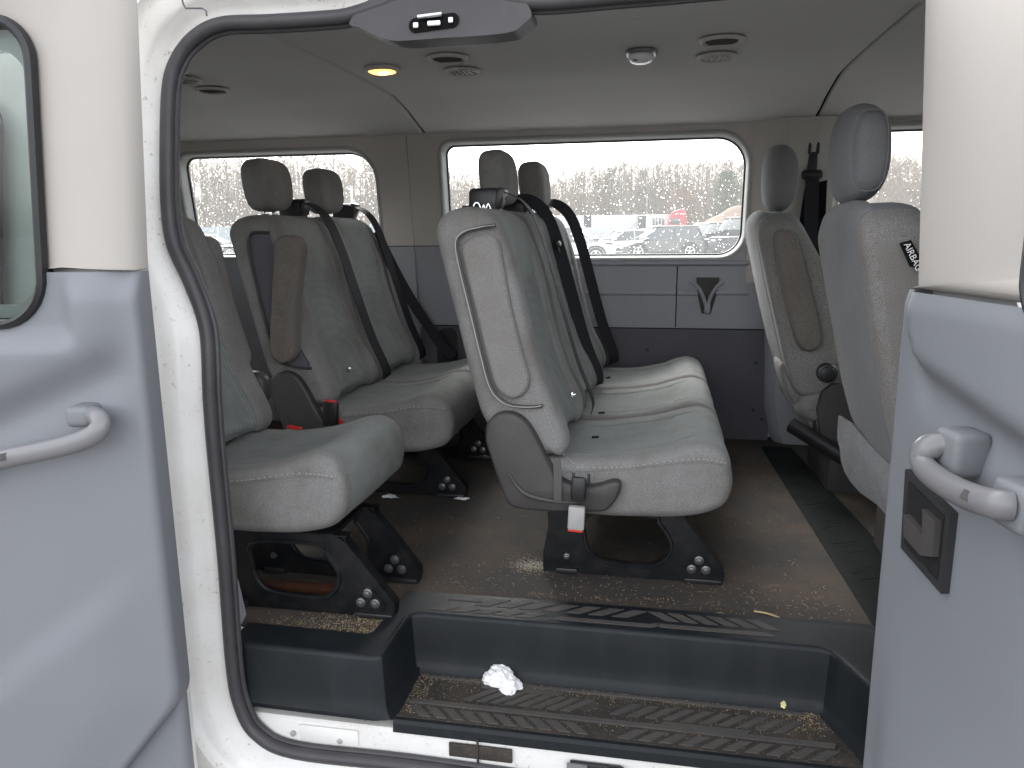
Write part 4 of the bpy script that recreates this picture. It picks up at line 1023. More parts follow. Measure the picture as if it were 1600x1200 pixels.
# ---------- single seat by the door
dxs = -0.835
ycs = 1.70
b1 = seat_group('single_seat', 'grey cloth single seat behind the left door pillar', 'van seat', dxs, (ycs,), (1.51, 1.69), ldx=0.10)
headrest(dxs, ycs, b1)
piping(dxs, ycs-0.2125, b1)
stitches([(dxs-0.25, ycs-0.2145, 0.30), (dxs-0.08, ycs-0.2145, 0.311), (dxs+0.0, ycs-0.2145, 0.324), (dxs+0.07, ycs-0.2145, 0.336), (dxs+0.15, ycs-0.2145, 0.332)], b1)
armpad([(x+dxs, z) for x, z in ARM], ycs+0.245, 0.05, b1, m_armcloth)
obj('recliner_cover', pillow((dxs-0.30, ycs+0.25, 0.42), (0.06, 0.03, 0.05), 3), m_cover, b1)
q = at(462, 672, 1.95)
bk = obj('belt_buckle', joinbm(box(q+Vector((-0.005, 0, -0.02)), (0.05, 0.03, 0.045), 0.008, rot=Matrix.Rotation(-0.2, 3, 'Y'))), m_black, b1, label='belt buckle wrapped in clear plastic film')
obj('release_button', box(q+Vector((0.0, -0.004, 0.008)), (0.042, 0.018, 0.008), 0.002, rot=Matrix.Rotation(0.15, 3, 'Y')), m_red, bk)
def crumple(c, s, amp, seed, sub=3, flat=0.5):
    bm = bmesh.new(); bmesh.ops.create_icosphere(bm, subdivisions=sub, radius=1)
    for v in bm.verts:
        n = v.co.copy()
        k = 1+amp*noise.noise(n*1.7+Vector((seed, 0, 0)))+amp*0.8*abs(noise.noise(n*4+Vector((0, seed, 0))))+amp*0.35*noise.noise(n*9)
        v.co = Vector((n.x*s[0]*k, n.y*s[1]*k, max(n.z, -0.25)*s[2]*k*flat*2))
        v.co += Vector(c)
    return bm
m_film = mat('crinkled_clear_film', (0.62, 0.62, 0.62), 0.15, 0.6, bump=0.8, bscale=120)
obj('plastic_film', crumple(q+Vector((-0.004, -0.012, -0.022)), (0.034, 0.014, 0.022), 0.5, 4.2), m_film, bk, smooth=0)
obj('floor_rail', box((dxs-0.02, 1.60, 0.008), (0.34, 0.03, 0.016), 0.003), m_rust, b1)
obj('strap_end', ribbon([q+Vector((-0.06, 0.0, -0.03)), q+Vector((-0.09, 0.0, -0.005)), q+Vector((-0.10, 0.01, -0.04))], (0.3, 1, 0), 0.025, 0.003), m_black, b1)

# ---------- front seats
FB = [(0.345, 0.865), (0.352, 0.80), (0.375, 0.68), (0.405, 0.55), (0.435, 0.43), (0.475, 0.33), (0.54, 0.32), (0.61, 0.36), (0.62, 0.44), (0.60, 0.56), (0.565, 0.68), (0.515, 0.80), (0.475, 0.875), (0.445, 0.897), (0.395, 0.90), (0.362, 0.893)]
def front_seat(name, label, y0, y1, ddx, lean, hy, side_arm):
    root = thing(name, label, 'van seat', (0.7+ddx, (y0+y1)/2, 0))
    yc = (y0+y1)/2
    def sh(x, z): return (x+ddx+lean*(z-0.4), z)
    prof = [sh(x, z) for x, z in FB]
    def disp(x, z, y, nx, nz):
        s = abs(y-yc)
        d = 0.002*noise.noise(Vector((x*5, y*6, z*5)))
        if nx < -0.3: d += 0.012*math.cos(min(1, s/(0.5*(y1-y0)))*math.pi/2) - 0.003*math.exp(-((s-(y1-y0)/2+0.055)/0.004)**2)
        return d
    def td(x, z, y):
        e = min(y-y0, y1-y); k = max(0, 1-e/0.11); return 0.055*k*k*sst(0.72, 0.90, z)
    ys = list(np.linspace(y0, y1, 23))
    for s in (y0+0.055, y1-0.055): ys += [s-0.006, s-0.002, s+0.002, s+0.006]
    def mf(x, z, y, n): return 0 if y0+0.055 < y < y1-0.055 else 1
    obj('backrest', loft_y(prof, ys, y0, y1, 0.024, disp, mf, 7, td, 1), [m_frontback, m_armcloth], root)
    hx, hz_ = sh(0.43, 1.0); hx -= max(0, ddx)
    c = Vector((hx-0.005, hy, 1.008)); rot = Matrix.Rotation(-0.02, 3, 'Y')
    def f(q):
        q = q.copy(); q.x += 0.012*(q.y/0.12)**2 - 0.010*(q.z/0.11)**2*(1 if q.x > 0 else -0.3)
        return q
    h = obj('headrest', pillow(c, (0.052, 0.125, 0.108), 2.9, 44, 28, rot, f), m_frontback, root)
    obj('headrest_post', joinbm(cyl(c+Vector((0, -0.04, -0.14)), c+Vector((0, -0.04, -0.09)), 0.007), cyl(c+Vector((0, 0.04, -0.14)), c+Vector((0, 0.04, -0.09)), 0.007)), m_chrome, h)
    obj('post_guide', joinbm(cyl(c+Vector((0, -0.04, -0.115)), c+Vector((0, -0.04, -0.103)), 0.015, 16, bev=0.003), cyl(c+Vector((0, 0.04, -0.115)), c+Vector((0, 0.04, -0.103)), 0.015, 16, bev=0.003)), m_cover, h)
    # cushion ahead
    FS = [(0.50, 0.24), (0.50, 0.33), (0.60, 0.36), (0.8, 0.36), (0.95, 0.39), (1.02, 0.36), (1.03, 0.28), (0.95, 0.22), (0.75, 0.20)]
    obj('seat_cushion', loft_y([(x+ddx, z) for x, z in FS], list(np.linspace(y0, y1, 12)), y0, y1, 0.04, None, None, 6), [m_bolster], root)
    return root, h, c
ps, ph, pc = front_seat('front_seat', 'front passenger seat beside the open right door, seen from behind', 1.64, 2.12, 0.045, 0.0, 1.92, False)
# stitched seams on headrest and bolster of the passenger seat
seam = []
stitches([(0.395, 1.692, 0.86), (0.414, 1.690, 0.74), (0.443, 1.690, 0.60), (0.472, 1.690, 0.48), (0.512, 1.692, 0.36)], ps, 0.010, 0.006, 0.0009)
pts = []
for k in range(24):
    a = 2*math.pi*k/24
    e = 2/2.9; sg = lambda v: math.copysign(abs(v)**e, v)
    pts.append(pc+Vector((0.036*sg(math.cos(a)), -0.121, 0.084*sg(math.sin(a)))))
obj('headrest_piping', tube(pts, 0.0016, 6, closed=True, upv=(0, 1, 0)), m_frontback, ph)
# carpet flap hanging at the lower back
def flap():
    top = [(1316, 650, 2.13), (1332, 662, 2.06), (1348, 676, 1.98), (1372, 706, 1.88), (1394, 730, 1.78), (1410, 742, 1.70)]
    low = [(1326, 735, 2.13), (1334, 752, 2.06), (1348, 768, 1.98), (1374, 788, 1.88), (1394, 806, 1.78), (1408, 815, 1.70)]
    rows = []
    for (a, b, Y), (c, d, Y2) in zip(top, low):
        p, q = at(a, b, Y-0.05), at(c, d, Y2-0.05); rows.append([p+(q-p)*k+Vector((0.010*noise.noise(Vector((Y*12, k*3, 0)))-0.012*math.sin(math.pi*k), 0, 0)) for k in (0, 0.2, 0.4, 0.6, 0.8, 1)])
    b = ringloft(rows, closed=False)
    bmesh.ops.solidify(b, geom=list(b.faces), thickness=0.008)
    return b
obj('carpet_flap', flap(), m_carpetflap, ps, label='frayed pale carpet flap on the lower backrest')
tgp = [(1405, 380), (1423, 375), (1437, 400), (1435, 420), (1421, 416)]
tgo = obj('fabric_tag', plate([(at(a, b, 1.632).x, at(a, b, 1.632).z) for a, b in tgp], [], lambda a, b, d: Vector((a, 1.632-d, b)), 0.002), m_dark, ps, label='black fabric tag with white lettering')
tx = bpy.data.curves.new('tag_text', 'FONT'); tx.body = 'AIRBAG'; tx.size = 0.017; tx.extrude = 0.0003; tx.align_x = 'LEFT'
to = bpy.data.objects.new('tag_text', tx); col.objects.link(to)
tme = bpy.data.meshes.new_from_object(to.evaluated_get(bpy.context.evaluated_depsgraph_get()))
bpy.data.objects.remove(to); tb2 = bmesh.new(); tb2.from_mesh(tme)
tp = at(1412, 382, 1.628)
bmesh.ops.transform(tb2, matrix=Matrix.Translation(tp) @ Matrix.Rotation(R(62), 4, 'Y') @ Matrix.Rotation(R(90), 4, 'X'), verts=tb2.verts)
obj('tag_lettering', tb2, m_paper, tgo, smooth=0)
ped = joinbm(box((0.70, 1.97, 0.115), (0.22, 0.34, 0.25), 0.015), box((0.76, 1.97, 0.262), (0.34, 0.40, 0.05), 0.01))
obj('seat_base', ped, m_cover, ps)
obj('seat_rail', box((0.76, 1.775, 0.235), (0.30, 0.035, 0.035), 0.006), m_black, ps)
ds, dh, dc = front_seat('front_seat', 'driver seat with a folded brown armrest, beyond the passenger seat', 2.54, 2.97, -0.035, -0.03, 2.75, True)
A2 = [(0.372, 0.82), (0.40, 0.838), (0.43, 0.82), (0.47, 0.70), (0.51, 0.56), (0.52, 0.50), (0.50, 0.475), (0.47, 0.48), (0.445, 0.53), (0.40, 0.68)]
A2 = [(x-0.03, z) for x, z in A2]
armpad(A2, 2.525, 0.05, ds, m_armbrown)
kb = at(1290, 581, 2.50)
obj('recliner_knob', joinbm(cyl(kb, kb+Vector((0, -0.035, 0)), 0.030, 28, bev=0.006), cyl(kb+Vector((0, -0.03, 0)), kb+Vector((0, -0.042, 0)), 0.022, 28, bev=0.003)), m_black, ds)
cv = [at(x, y, 2.515) for x, y in ((1276, 640), (1284, 612), (1300, 600), (1330, 600), (1345, 640), (1340, 670), (1310, 690), (1296, 698), (1282, 680))]
obj('side_cover', plateXZ([(p.x, p.z) for p in cv], 2.53, 2.505, bev=0.006), m_cover, ds)
bl = [at(x, y, 2.62) for x, y in ((1216, 572), (1224, 566), (1245, 592), (1270, 604), (1276, 640), (1272, 690), (1250, 645), (1228, 610))]
armpad([(p.x, p.z) for p in bl], 2.66, 0.16, ds, m_bolster, 'side_bolster')
hb0, hb1 = at(1236, 664, 2.56), at(1320, 716, 2.44)
dr = (hb1-hb0).normalized()
rotb = Matrix((dr, Vector((0, 1, 0)).cross(dr).cross(dr)*-1, Vector((0, 1, 0)).cross(dr)*-1)).transposed()
obj('armrest_beam', joinbm(tube([hb0, hb1], 0.026, 12, sx=0.8)), m_black, ds)
obj('seat_base', joinbm(box((0.72, 2.73, 0.10), (0.34, 0.36, 0.22), 0.015), box((0.60, 2.73, 0.22), (0.20, 0.38, 0.05), 0.01)), m_cover, ds)

# ================================================================== litter on the floor
tissue = bmesh.new(); bmesh.ops.create_icosphere(tissue, subdivisions=5, radius=1)
for v in tissue.verts:
    n = v.co.copy(); rdg = lambda f, o: 1-2*abs(noise.noise(n*f+Vector((o, 1.3, 0))))
    k = 1+0.35*noise.noise(n*1.3+Vector((9.1, 0, 0)))+0.16*rdg(2.6, 3.1)+0.07*rdg(6, 7.7)
    waist = 1-0.28*math.exp(-((n.x-0.25)/0.25)**2)
    v.co = Vector((n.x*0.046*k, n.y*0.029*k*waist, max(n.z, -0.3)*0.018*(k+0.25*rdg(4, 2.0))))
bmesh.ops.rotate(tissue, matrix=Matrix.Rotation(R(-38), 3, 'Z'), verts=tissue.verts)
q = atz(785, 1062, ST+0.008)
bmesh.ops.translate(tissue, vec=q, verts=tissue.verts)
tag(obj('crumpled_tissue', tissue, m_paper, smooth=30), 'crumpled white tissue lying on the dusty step tread', 'tissue')
def scrap(px, py, z, s, seed, label, name='paper_scrap', cat='paper scrap'):
    q = atz(px, py, z); tag(obj(name, crumple(q, s, 0.9, seed, 2), m_paper, smooth=0), label, cat)
scrap(610, 776, 0.005, (0.022, 0.012, 0.004), 2.1, 'thin white paper scrap by the foot of the two seat bench')
scrap(722, 779, 0.004, (0.018, 0.010, 0.003), 5.1, 'curled white paper scrap right of the two seat bench leg')
scrap(758, 713, 0.005, (0.016, 0.012, 0.006), 7.7, 'pale wrapper scrap behind the three seat bench cover')
def straw(px0, py0, px1, py1, z, r, label):
    a, b = atz(px0, py0, z), atz(px1, py1, z); m = (a+b)/2+Vector((0.0, 0.003, 0.001))
    tag(obj('straw_stalk', tube(catmull([a, m, b], 4), r, 6), m_straw), label, 'straw')
straw(1178, 955, 1218, 965, 0.003, 0.0022, 'longer pale straw stalk at the right of the floor edge')
straw(1114, 959, 1137, 961, 0.003, 0.0018, 'short pale straw stalk left of the longer one')
q = atz(1224, 1102, ST+0.006); tag(obj('bread_crumb', crumple(q, (0.006, 0.006, 0.008), 0.4, 3), m_yellow), 'small yellow crumb in the right corner of the step', 'crumb')
def debris():
    V, F, MI = [], [], []
    rnd = random.Random(5)
    def stick(x, y, z, ln, wd, a, mi):
        c, s = math.cos(a), math.sin(a); i = len(V); bend = rnd.uniform(-0.25, 0.25)*ln
        pts = [(-ln/2, 0), (0, bend), (ln/2, 0)]
        for (u, v) in pts:
            for sgn in (-1, 1):
                V.append((x+u*c-(v+sgn*wd/2)*s, y+u*s+(v+sgn*wd/2)*c, z+wd*0.6))
        F.extend([(i, i+2, i+3, i+1), (i+2, i+4, i+5, i+3)]); MI.extend([mi, mi])
    def grit(x, y, z, r, mi):
        i = len(V)
        a0 = rnd.uniform(0, 6)
        for k in range(4): V.append((x+r*math.cos(a0+k*1.571), y+r*math.sin(a0+k*1.571)*0.8, z))
        V.append((x, y, z+r*0.9))
        for k in range(4): F.append((i+k, i+(k+1) % 4, i+4)); MI.append(mi)
    for _ in range(2600):
        t = rnd.random()
        if t < 0.45: x = rnd.gauss(-0.62, 0.10); y = 1.43+abs(rnd.gauss(0, 0.06))
        elif t < 0.65: x = rnd.uniform(-0.55, 0.45); y = 1.655+abs(rnd.gauss(0, 0.09))
        elif t < 0.72: x = rnd.gauss(-0.31, 0.035); y = rnd.gauss(1.83, 0.03)
        else: x = rnd.uniform(-0.9, 0.42); y = rnd.uniform(1.65, 2.7)
        if x < -0.6 and y < 1.435: continue
        if x > -0.59 and y < 1.66: continue
        if rnd.random() < 0.16: stick(x, y, 0.0, rnd.uniform(0.006, 0.022), rnd.uniform(0.0006, 0.0013), rnd.uniform(0, 3.14), 0)
        else: grit(x, y, -0.002, rnd.uniform(0.0006, 0.0018), 1 if rnd.random() < 0.6 else 0)
    for _ in range(3200):   # sand against the back of the bench foot, and along the step's inner corner
        t = rnd.random()
        if t < 0.25: x, y, z = rnd.gauss(-0.305, 0.028), rnd.gauss(1.835, 0.02), -0.002
        elif t < 0.6: x, y, z = rnd.uniform(-0.50, 0.33), 1.502-abs(rnd.gauss(0, 0.010)), ST
        elif t < 0.7: x, y, z = rnd.uniform(-0.52, -0.47), rnd.uniform(1.36, 1.50), ST
        elif t < 0.8: x, y, z = rnd.gauss(0.32, 0.03), rnd.gauss(1.48, 0.02), ST
        else: x, y, z = rnd.uniform(-0.48, 0.36), rnd.uniform(1.36, 1.50), ST+0.0005
        if z == ST and not (1.34 < y < 1.505): continue
        grit(x, y, z, rnd.uniform(0.0005, 0.0014), 2 if t < 0.25 else (1 if rnd.random() < 0.45 else 0))
    for _ in range(450):    # past the strip
        x, y = rnd.uniform(0.62, 0.9), rnd.uniform(1.68, 2.4); grit(x, y, -0.002, rnd.uniform(0.0006, 0.002), 1)
    me = bpy.data.meshes.new('floor_debris'); me.from_pydata(V, [], F); me.materials.append(m_straw); me.materials.append(mat('brown_grit', (0.30, 0.23, 0.16), 0.9)); me.materials.append(m_speck)
    me.polygons.foreach_set('material_index', MI); me.update()
    o = bpy.data.objects.new('floor_debris', me); col.objects.link(o)
    tag(o, 'fine sand, straw bits and grit scattered on the floor and step', 'debris', kind='stuff')
debris()

# ================================================================== rain on the glass
def drops():
    rnd = random.Random(3); V, F = [], []
    def drop(x, z, r, yb):
        i = len(V); n = 8
        sx = r*rnd.uniform(0.85, 1.15); sz = r*rnd.uniform(0.9, 1.35)
        rings = ((1.0, 0.0), (0.86, 0.38), (0.5, 0.62))
        for rr, h in rings:
            for k in range(n):
                a = 2*math.pi*k/n; V.append((x+sx*rr*math.cos(a), yb+h*r, z+sz*rr*math.sin(a)))
        V.append((x, yb+0.72*r, z))
        for j in range(2):
            for k in range(n): F.append((i+j*n+k, i+j*n+(k+1) % n, i+(j+1)*n+(k+1) % n, i+(j+1)*n+k))
        for k in range(n): F.append((i+2*n+k, i+2*n+(k+1) % n, i+3*n))
        F.append(tuple(i+k for k in range(n))[::-1])
    def inside(L, x, z):
        c = False; N = len(L)
        for a in range(N):
            p, q = L[a], L[a-1]
            if (p[1] > z) != (q[1] > z) and x < (q[0]-p[0])*(z-p[1])/(q[1]-p[1])+p[0]: c = not c
        return c
    for L, n in ((W1, 1150), (W2, 1200), (W3, 380)):
        Li = off_loop(L, -0.02); x0, x1 = min(p[0] for p in Li), max(p[0] for p in Li); z0, z1 = min(p[1] for p in Li), max(p[1] for p in Li)
        for _ in range(n):
            x, z = rnd.uniform(x0, x1), rnd.uniform(z0, z1)
            if inside(Li, x, z): drop(x, z, 0.0012+0.0017*rnd.random()**2.2, wy(z)+0.0565)
    me = bpy.data.meshes.new('raindrops'); me.from_pydata(V, [], F); me.materials.append(m_drop); me.update()
    me.polygons.foreach_set('use_smooth', [True]*len(me.polygons))
    o = bpy.data.objects.new('raindrops', me); col.objects.link(o)
    tag(o, 'raindrops beaded on the outside of the far side windows', 'raindrops', kind='stuff')
drops()

# ================================================================== the lot beyond the windows
m_tyre = mat('tyre_rubber', (0.02, 0.02, 0.02), 0.8); m_rim = mat('alloy_rim', (0.6, 0.6, 0.6), 0.35, 0.5, 0.6)
m_carglass = mat('car_glass', (0.05, 0.06, 0.065), 0.08, 0.7); m_blacktrim = mat('black_car_trim', (0.03, 0.03, 0.03), 0.6)
m_tail = mat('tail_lamp', (0.35, 0.02, 0.02), 0.3)
def car(label, colr, px, py_ground, Y, rz, kind='suv', scale=1.0, name='parked_car'):
    q = at(px, py_ground, Y); root = thing(name, label, 'car', (q.x, Y, GZ), rz, 'cars parked in the lot beyond the windows')
    m = mat('car_paint', colr, 0.25, 0.5, coat=0.6)
    H = {'suv': 1.66, 'sedan': 1.45, 'pickup': 1.85, 'jeep': 1.82}[kind]*scale; L = {'suv': 4.4, 'sedan': 4.6, 'pickup': 5.4, 'jeep': 4.2}[kind]*scale
    belt_ = H*0.60; hw = 0.9*scale
    if kind in ('jeep', 'pickup'):
        low = [(-L/2, 0.45), (-L/2, belt_-0.05), (-L/2+0.06, belt_), (L*0.20, belt_), (L*0.24, belt_-0.05), (L/2-0.1, belt_-0.12), (L/2, belt_-0.25), (L/2, 0.45), (L/2-0.2, 0.38), (-L/2+0.2, 0.38)]
        gh = [(-L/2+0.10, belt_-0.02), (-L/2+0.16, H-0.06), (-L/2+0.3, H), (L*0.08, H), (L*0.12, H-0.04), (L*0.23, belt_-0.02)]
        if kind == 'pickup': gh = [(-L*0.12, belt_-0.02), (-L*0.10, H-0.06), (-L*0.06, H), (L*0.12, H), (L*0.15, H-0.04), (L*0.25, belt_-0.02)]
    else:
        low = [(-L/2, 0.5), (-L/2+0.02, belt_-0.12), (-L/2+0.14, belt_), (L*0.18, belt_-0.02), (L*0.30, belt_-0.10), (L*0.42, belt_-0.20), (L/2-0.03, belt_-0.36), (L/2, 0.45), (L/2-0.1, 0.30), (-L/2+0.15, 0.30)]
        if kind == 'suv': gh = [(-L/2+0.16, belt_-0.02), (-L/2+0.42, H-0.12), (-L/2+0.62, H-0.03), (-L*0.12, H), (L*0.02, H-0.04), (L*0.10, H-0.14), (L*0.24, belt_-0.03)]
        else: gh = [(-L/2+0.45, belt_-0.02), (-L/2+1.05, H-0.10), (-L*0.15, H), (L*0.0, H-0.03), (L*0.08, H-0.12), (L*0.25, belt_-0.03)]
    def taper(prof, w0, w1, zlo, zhi, r=0.12):
        P = catmull([(a, b, 0) for a, b in prof], 3, closed=True); rings = []
        for f in (-1, -0.96, -0.85, -0.4, 0, 0.4, 0.85, 0.96, 1):
            ring = []
            for v in P:
                k = max(0, min(1, (v.y-zlo)/(zhi-zlo))); ww = w0+(w1-w0)*k; ins = 0.06*(abs(f)**6)
                ring.append(Vector((v.x*(1-ins*0.6), f*ww, v.y-(ins*0.6 if v.y > zlo+0.1 else -ins*0.4))))
            rings.append(ring)
        return ringloft(rings, True, True, True)
    body = obj('body', taper(low, hw, hw*0.96, 0.3, belt_), m, root, local=True)
    obj('window_glass', taper(gh, hw*0.92, hw*0.74, belt_, H), m_carglass, root, local=True)
    # roof and pillars
    ghc = [p for p in gh if p[1] > H-0.16]
    xs = [p[0] for p in ghc]
    roof = [box(((min(xs)+max(xs))/2, 0, H-0.035), (max(xs)-min(xs)+0.05, hw*1.46, 0.09), 0.04)]
    for s in (-1, 1):
        a, b = gh[0], min(ghc, key=lambda p: p[0]); roof.append(tube([Vector((a[0]+0.02, s*hw*0.90, a[1])), Vector((b[0]+0.04, s*hw*0.74, b[1]))], 0.07, 8, sx=1.2))
        a, b = gh[-1], max(ghc, key=lambda p: p[0]); roof.append(tube([Vector((a[0], s*hw*0.90, a[1])), Vector((b[0]-0.02, s*hw*0.75, b[1]))], 0.035, 6))
        xm = (gh[0][0]+gh[-1][0])/2; roof.append(tube([Vector((xm, s*hw*0.915, belt_)), Vector((xm-0.03, s*hw*0.765, H-0.08))], 0.035, 6))
        if kind in ('suv', 'jeep'): roof.append(tube([Vector((xm-0.9, s*hw*0.905, belt_)), Vector((xm-0.85, s*hw*0.77, H-0.08))], 0.05, 6))
    obj('roof', joinbm(*roof), m, root, local=True)
    R_ = 0.34*scale*(1.1 if kind != 'sedan' else 0.95)
    for xx in (-L*0.29, L*0.31):
        for s in (-1, 1):
            t = obj('wheel', cyl((xx, s*(hw-0.20), R_), (xx, s*(hw+0.005), R_), R_, 28, bev=0.03), m_tyre, root, local=True)
            rim = [cyl((xx, s*(hw-0.02), R_), (xx, s*(hw+0.012), R_), R_*0.22, 12)]
            for k in range(5):
                a = 2*math.pi*k/5+0.3; rim.append(tube([Vector((xx, s*(hw+0.01), R_)), Vector((xx+R_*0.62*math.cos(a), s*(hw+0.01), R_+R_*0.62*math.sin(a)))], 0.045, 6))
            ring = [Vector((xx+R_*0.64*math.cos(2*math.pi*k/24), s*(hw+0.008), R_+R_*0.64*math.sin(2*math.pi*k/24))) for k in range(24)]
            rim.append(tube(ring, 0.035, 6, closed=True, upv=(0, 1, 0)))
            obj('rim', joinbm(*rim), m_rim, t, local=True)
            arch = [Vector((xx+(R_+0.07)*math.cos(math.pi*k/14), s*(hw-0.01), R_+(R_+0.07)*math.sin(math.pi*k/14))) for k in range(15)]
            obj('wheel_arch', tube(arch, 0.05, 6, upv=(0, 1, 0)), m_blacktrim, root, local=True)
    for s in (-1, 1):
        obj('headlight', pillow((L/2-0.12, s*hw*0.72, belt_-0.30), (0.12, 0.17, 0.07), 3), m_lens, root, local=True)
        obj('tail_light', pillow((-L/2+0.07, s*hw*0.80, belt_-0.16), (0.08, 0.10, 0.13), 3), m_tail, root, local=True)
        obj('door_mirror', pillow((gh[-1][0]-0.05, s*(hw+0.08), belt_+0.05), (0.06, 0.10, 0.08), 3), m if kind != 'jeep' else m_blacktrim, root, local=True)
    obj('grille', joinbm(box((L/2-0.01, 0, belt_-0.34), (0.06, hw*1.1, 0.16), 0.02), box((L/2-0.02, 0, 0.45), (0.08, hw*1.6, 0.20), 0.04)), m_blacktrim, root, local=True)
    obj('bumper', joinbm(box((-L/2+0.03, 0, 0.48), (0.12, hw*1.8, 0.24), 0.05)), m_blacktrim, root, local=True)
    obj('sill_cladding', joinbm(box((0, hw-0.03, 0.33), (L*0.36, 0.08, 0.14), 0.03), box((0, -hw+0.03, 0.33), (L*0.36, 0.08, 0.14), 0.03)), m_blacktrim, root, local=True)
    return root
car('grey green compact suv parked facing left outside the middle window', (0.035, 0.038, 0.030), 1032, 402, 41, R(180+14), 'suv')
car('white hatchback parked in front of the grey green suv, cut by the seat belts', (0.72, 0.73, 0.74), 893, 402, 35, R(-10), 'suv')
car('white sedan between the white hatchback and the grey green suv', (0.7, 0.7, 0.7), 975, 395, 49, R(180+25), 'sedan')
car('white pickup right of the grey green suv', (0.68, 0.69, 0.7), 1110, 392, 50, R(180+55), 'pickup')
car('dark boxy off-road car near the right edge of the middle window', (0.035, 0.04, 0.05), 1130, 402, 44, R(180+70), 'jeep')
car('dark large suv behind the driver headrest edge', (0.03, 0.035, 0.045), 1158, 402, 42, R(180+68), 'jeep', 1.12)
car('silver sedan in the far row behind the dark cars', (0.42, 0.43, 0.45), 1103, 380, 72, R(200), 'sedan')
car('pale sedan in the far row left of the office trailer', (0.55, 0.56, 0.57), 962, 378, 70, R(190), 'sedan')
car('white sedan low in the rear side window', (0.7, 0.7, 0.7), 575, 402, 42, R(20), 'sedan')
car('silver sedan low in the left corner of the rear side window', (0.5, 0.52, 0.53), 330, 402, 45, R(15), 'sedan')
car('white van-like suv behind the passenger headrest', (0.7, 0.7, 0.7), 1430, 395, 48, R(180+40), 'suv')

def trailer(label, px0, px1, pytop, Y, doorpx=None, wins=(), name='box_trailer', cat='trailer', h=None):
    a, b = at(px0, pytop, Y), at(px1, pytop, Y); zt = a.z; root = thing(name, label, cat, ((a.x+b.x)/2, Y+1.2, GZ))
    z0 = GZ+0.6
    mw = mat('trailer_white', (0.50, 0.51, 0.52), 0.5, 0.4, noise_amt=0.3, noise_scale=0.8, col2=(0.4, 0.4, 0.4))
    obj('box_body', box(((a.x+b.x)/2, Y+1.25, (zt+z0)/2), (b.x-a.x, 2.5, zt-z0), 0.06), mw, root)
    obj('roof_rail', joinbm(box(((a.x+b.x)/2, Y+1.25, zt-0.05), (b.x-a.x+0.08, 2.56, 0.12), 0.02)), m_rim, root)
    if doorpx:
        d = at(doorpx[0], doorpx[1], Y); obj('door', box((d.x, Y-0.01, d.z), (0.9, 0.06, 1.4), 0.01), m_blacktrim, root)
    for wx, wyp in wins:
        d = at(wx, wyp, Y); obj('window', box((d.x, Y-0.02, d.z), (0.22, 0.06, 0.9), 0.01), m_carglass, root)
    for k in (0.08, 0.13, 0.85, 0.9):
        x = a.x+(b.x-a.x)*k; obj('wheel', cyl((x, Y+0.05, GZ+0.5), (x, Y+0.4, GZ+0.5), 0.5, 20), m_tyre, root)
trailer('long white box trailer beyond the white hatchback', 850, 996, 338, 95, (918, 346))
trailer('long white box trailer seen between the headrests', 690, 846, 341, 96)
trailer('white office trailer with a row of small windows', 998, 1046, 336, 93, (1003, 347), ((1021, 347), (1026, 347), (1031, 347), (1036, 347)), name='office_trailer')
# red lorry cab
q = at(1058, 350, 92); root = thing('red_truck', 'red lorry cab beside the office trailer', 'truck', (q.x, 92, GZ))
mr = mat('red_paint', (0.38, 0.03, 0.04), 0.35)
obj('cab', loft_y([(q.x-1.0, GZ+0.8), (q.x-1.05, GZ+2.2), (q.x-0.7, GZ+3.2), (q.x-0.2, GZ+3.55), (q.x+0.85, GZ+3.5), (q.x+0.9, GZ+0.8)], [91.6, 92.5, 93], 91, 93.4, 0.15), mr, root)
obj('windscreen', box((q.x-0.25, 90.98, GZ+2.35), (1.1, 0.05, 0.6), 0.02), m_carglass, root)
obj('grille', box((q.x-0.1, 90.95, GZ+1.4), (1.3, 0.08, 0.8), 0.03), m_rim, root)
for s in (-0.7, 0.6): obj('wheel', cyl((q.x+s, 91.1, GZ+0.5), (q.x+s, 91.5, GZ+0.5), 0.5, 20), m_tyre, root)
# fence panels low in the rear and front side windows
m_fence = mat('pale_blue_fence', (0.26, 0.32, 0.34), 0.6)
def fence(label, px0, px1, pytop, Y):
    a, b = at(px0, pytop, Y), at(px1, pytop, Y); root = thing('mesh_fence', label, 'fence', ((a.x+b.x)/2, Y, GZ)); n = max(3, int((b.x-a.x)/2.4))
    for i in range(n):
        x0 = a.x+(b.x-a.x)*i/n; x1 = a.x+(b.x-a.x)*(i+1)/n
        obj('panel', box(((x0+x1)/2, Y, (a.z+GZ)/2), (x1-x0-0.12, 0.05, a.z-GZ), 0), m_fence, root)
        obj('post', box((x0, Y-0.05, (a.z+GZ)/2), (0.12, 0.12, a.z-GZ+0.1), 0.01), m_rim, root)
fence('pale blue panel fence beyond the rear side window', 150, 615, 357, 75)
fence('pale blue panel fence beyond the driver window', 1340, 1640, 327, 62)
def pole(px, py, Y, label):
    q = at(px, py, Y); root = thing('light_pole', label, 'pole', (q.x, Y, GZ), group=None)
    obj('post', cyl((q.x, Y, GZ), (q.x, Y, q.z), 0.16, 10, 0.10), m_rim, root); obj('lamp_head', box((q.x, Y-0.3, q.z), (0.3, 0.8, 0.12), 0.03), m_rim, root)
pole(549, 296, 80, 'pale light pole beyond the rear side window')
pole(1011, 305, 110, 'thin light pole among the trees above the office trailer')
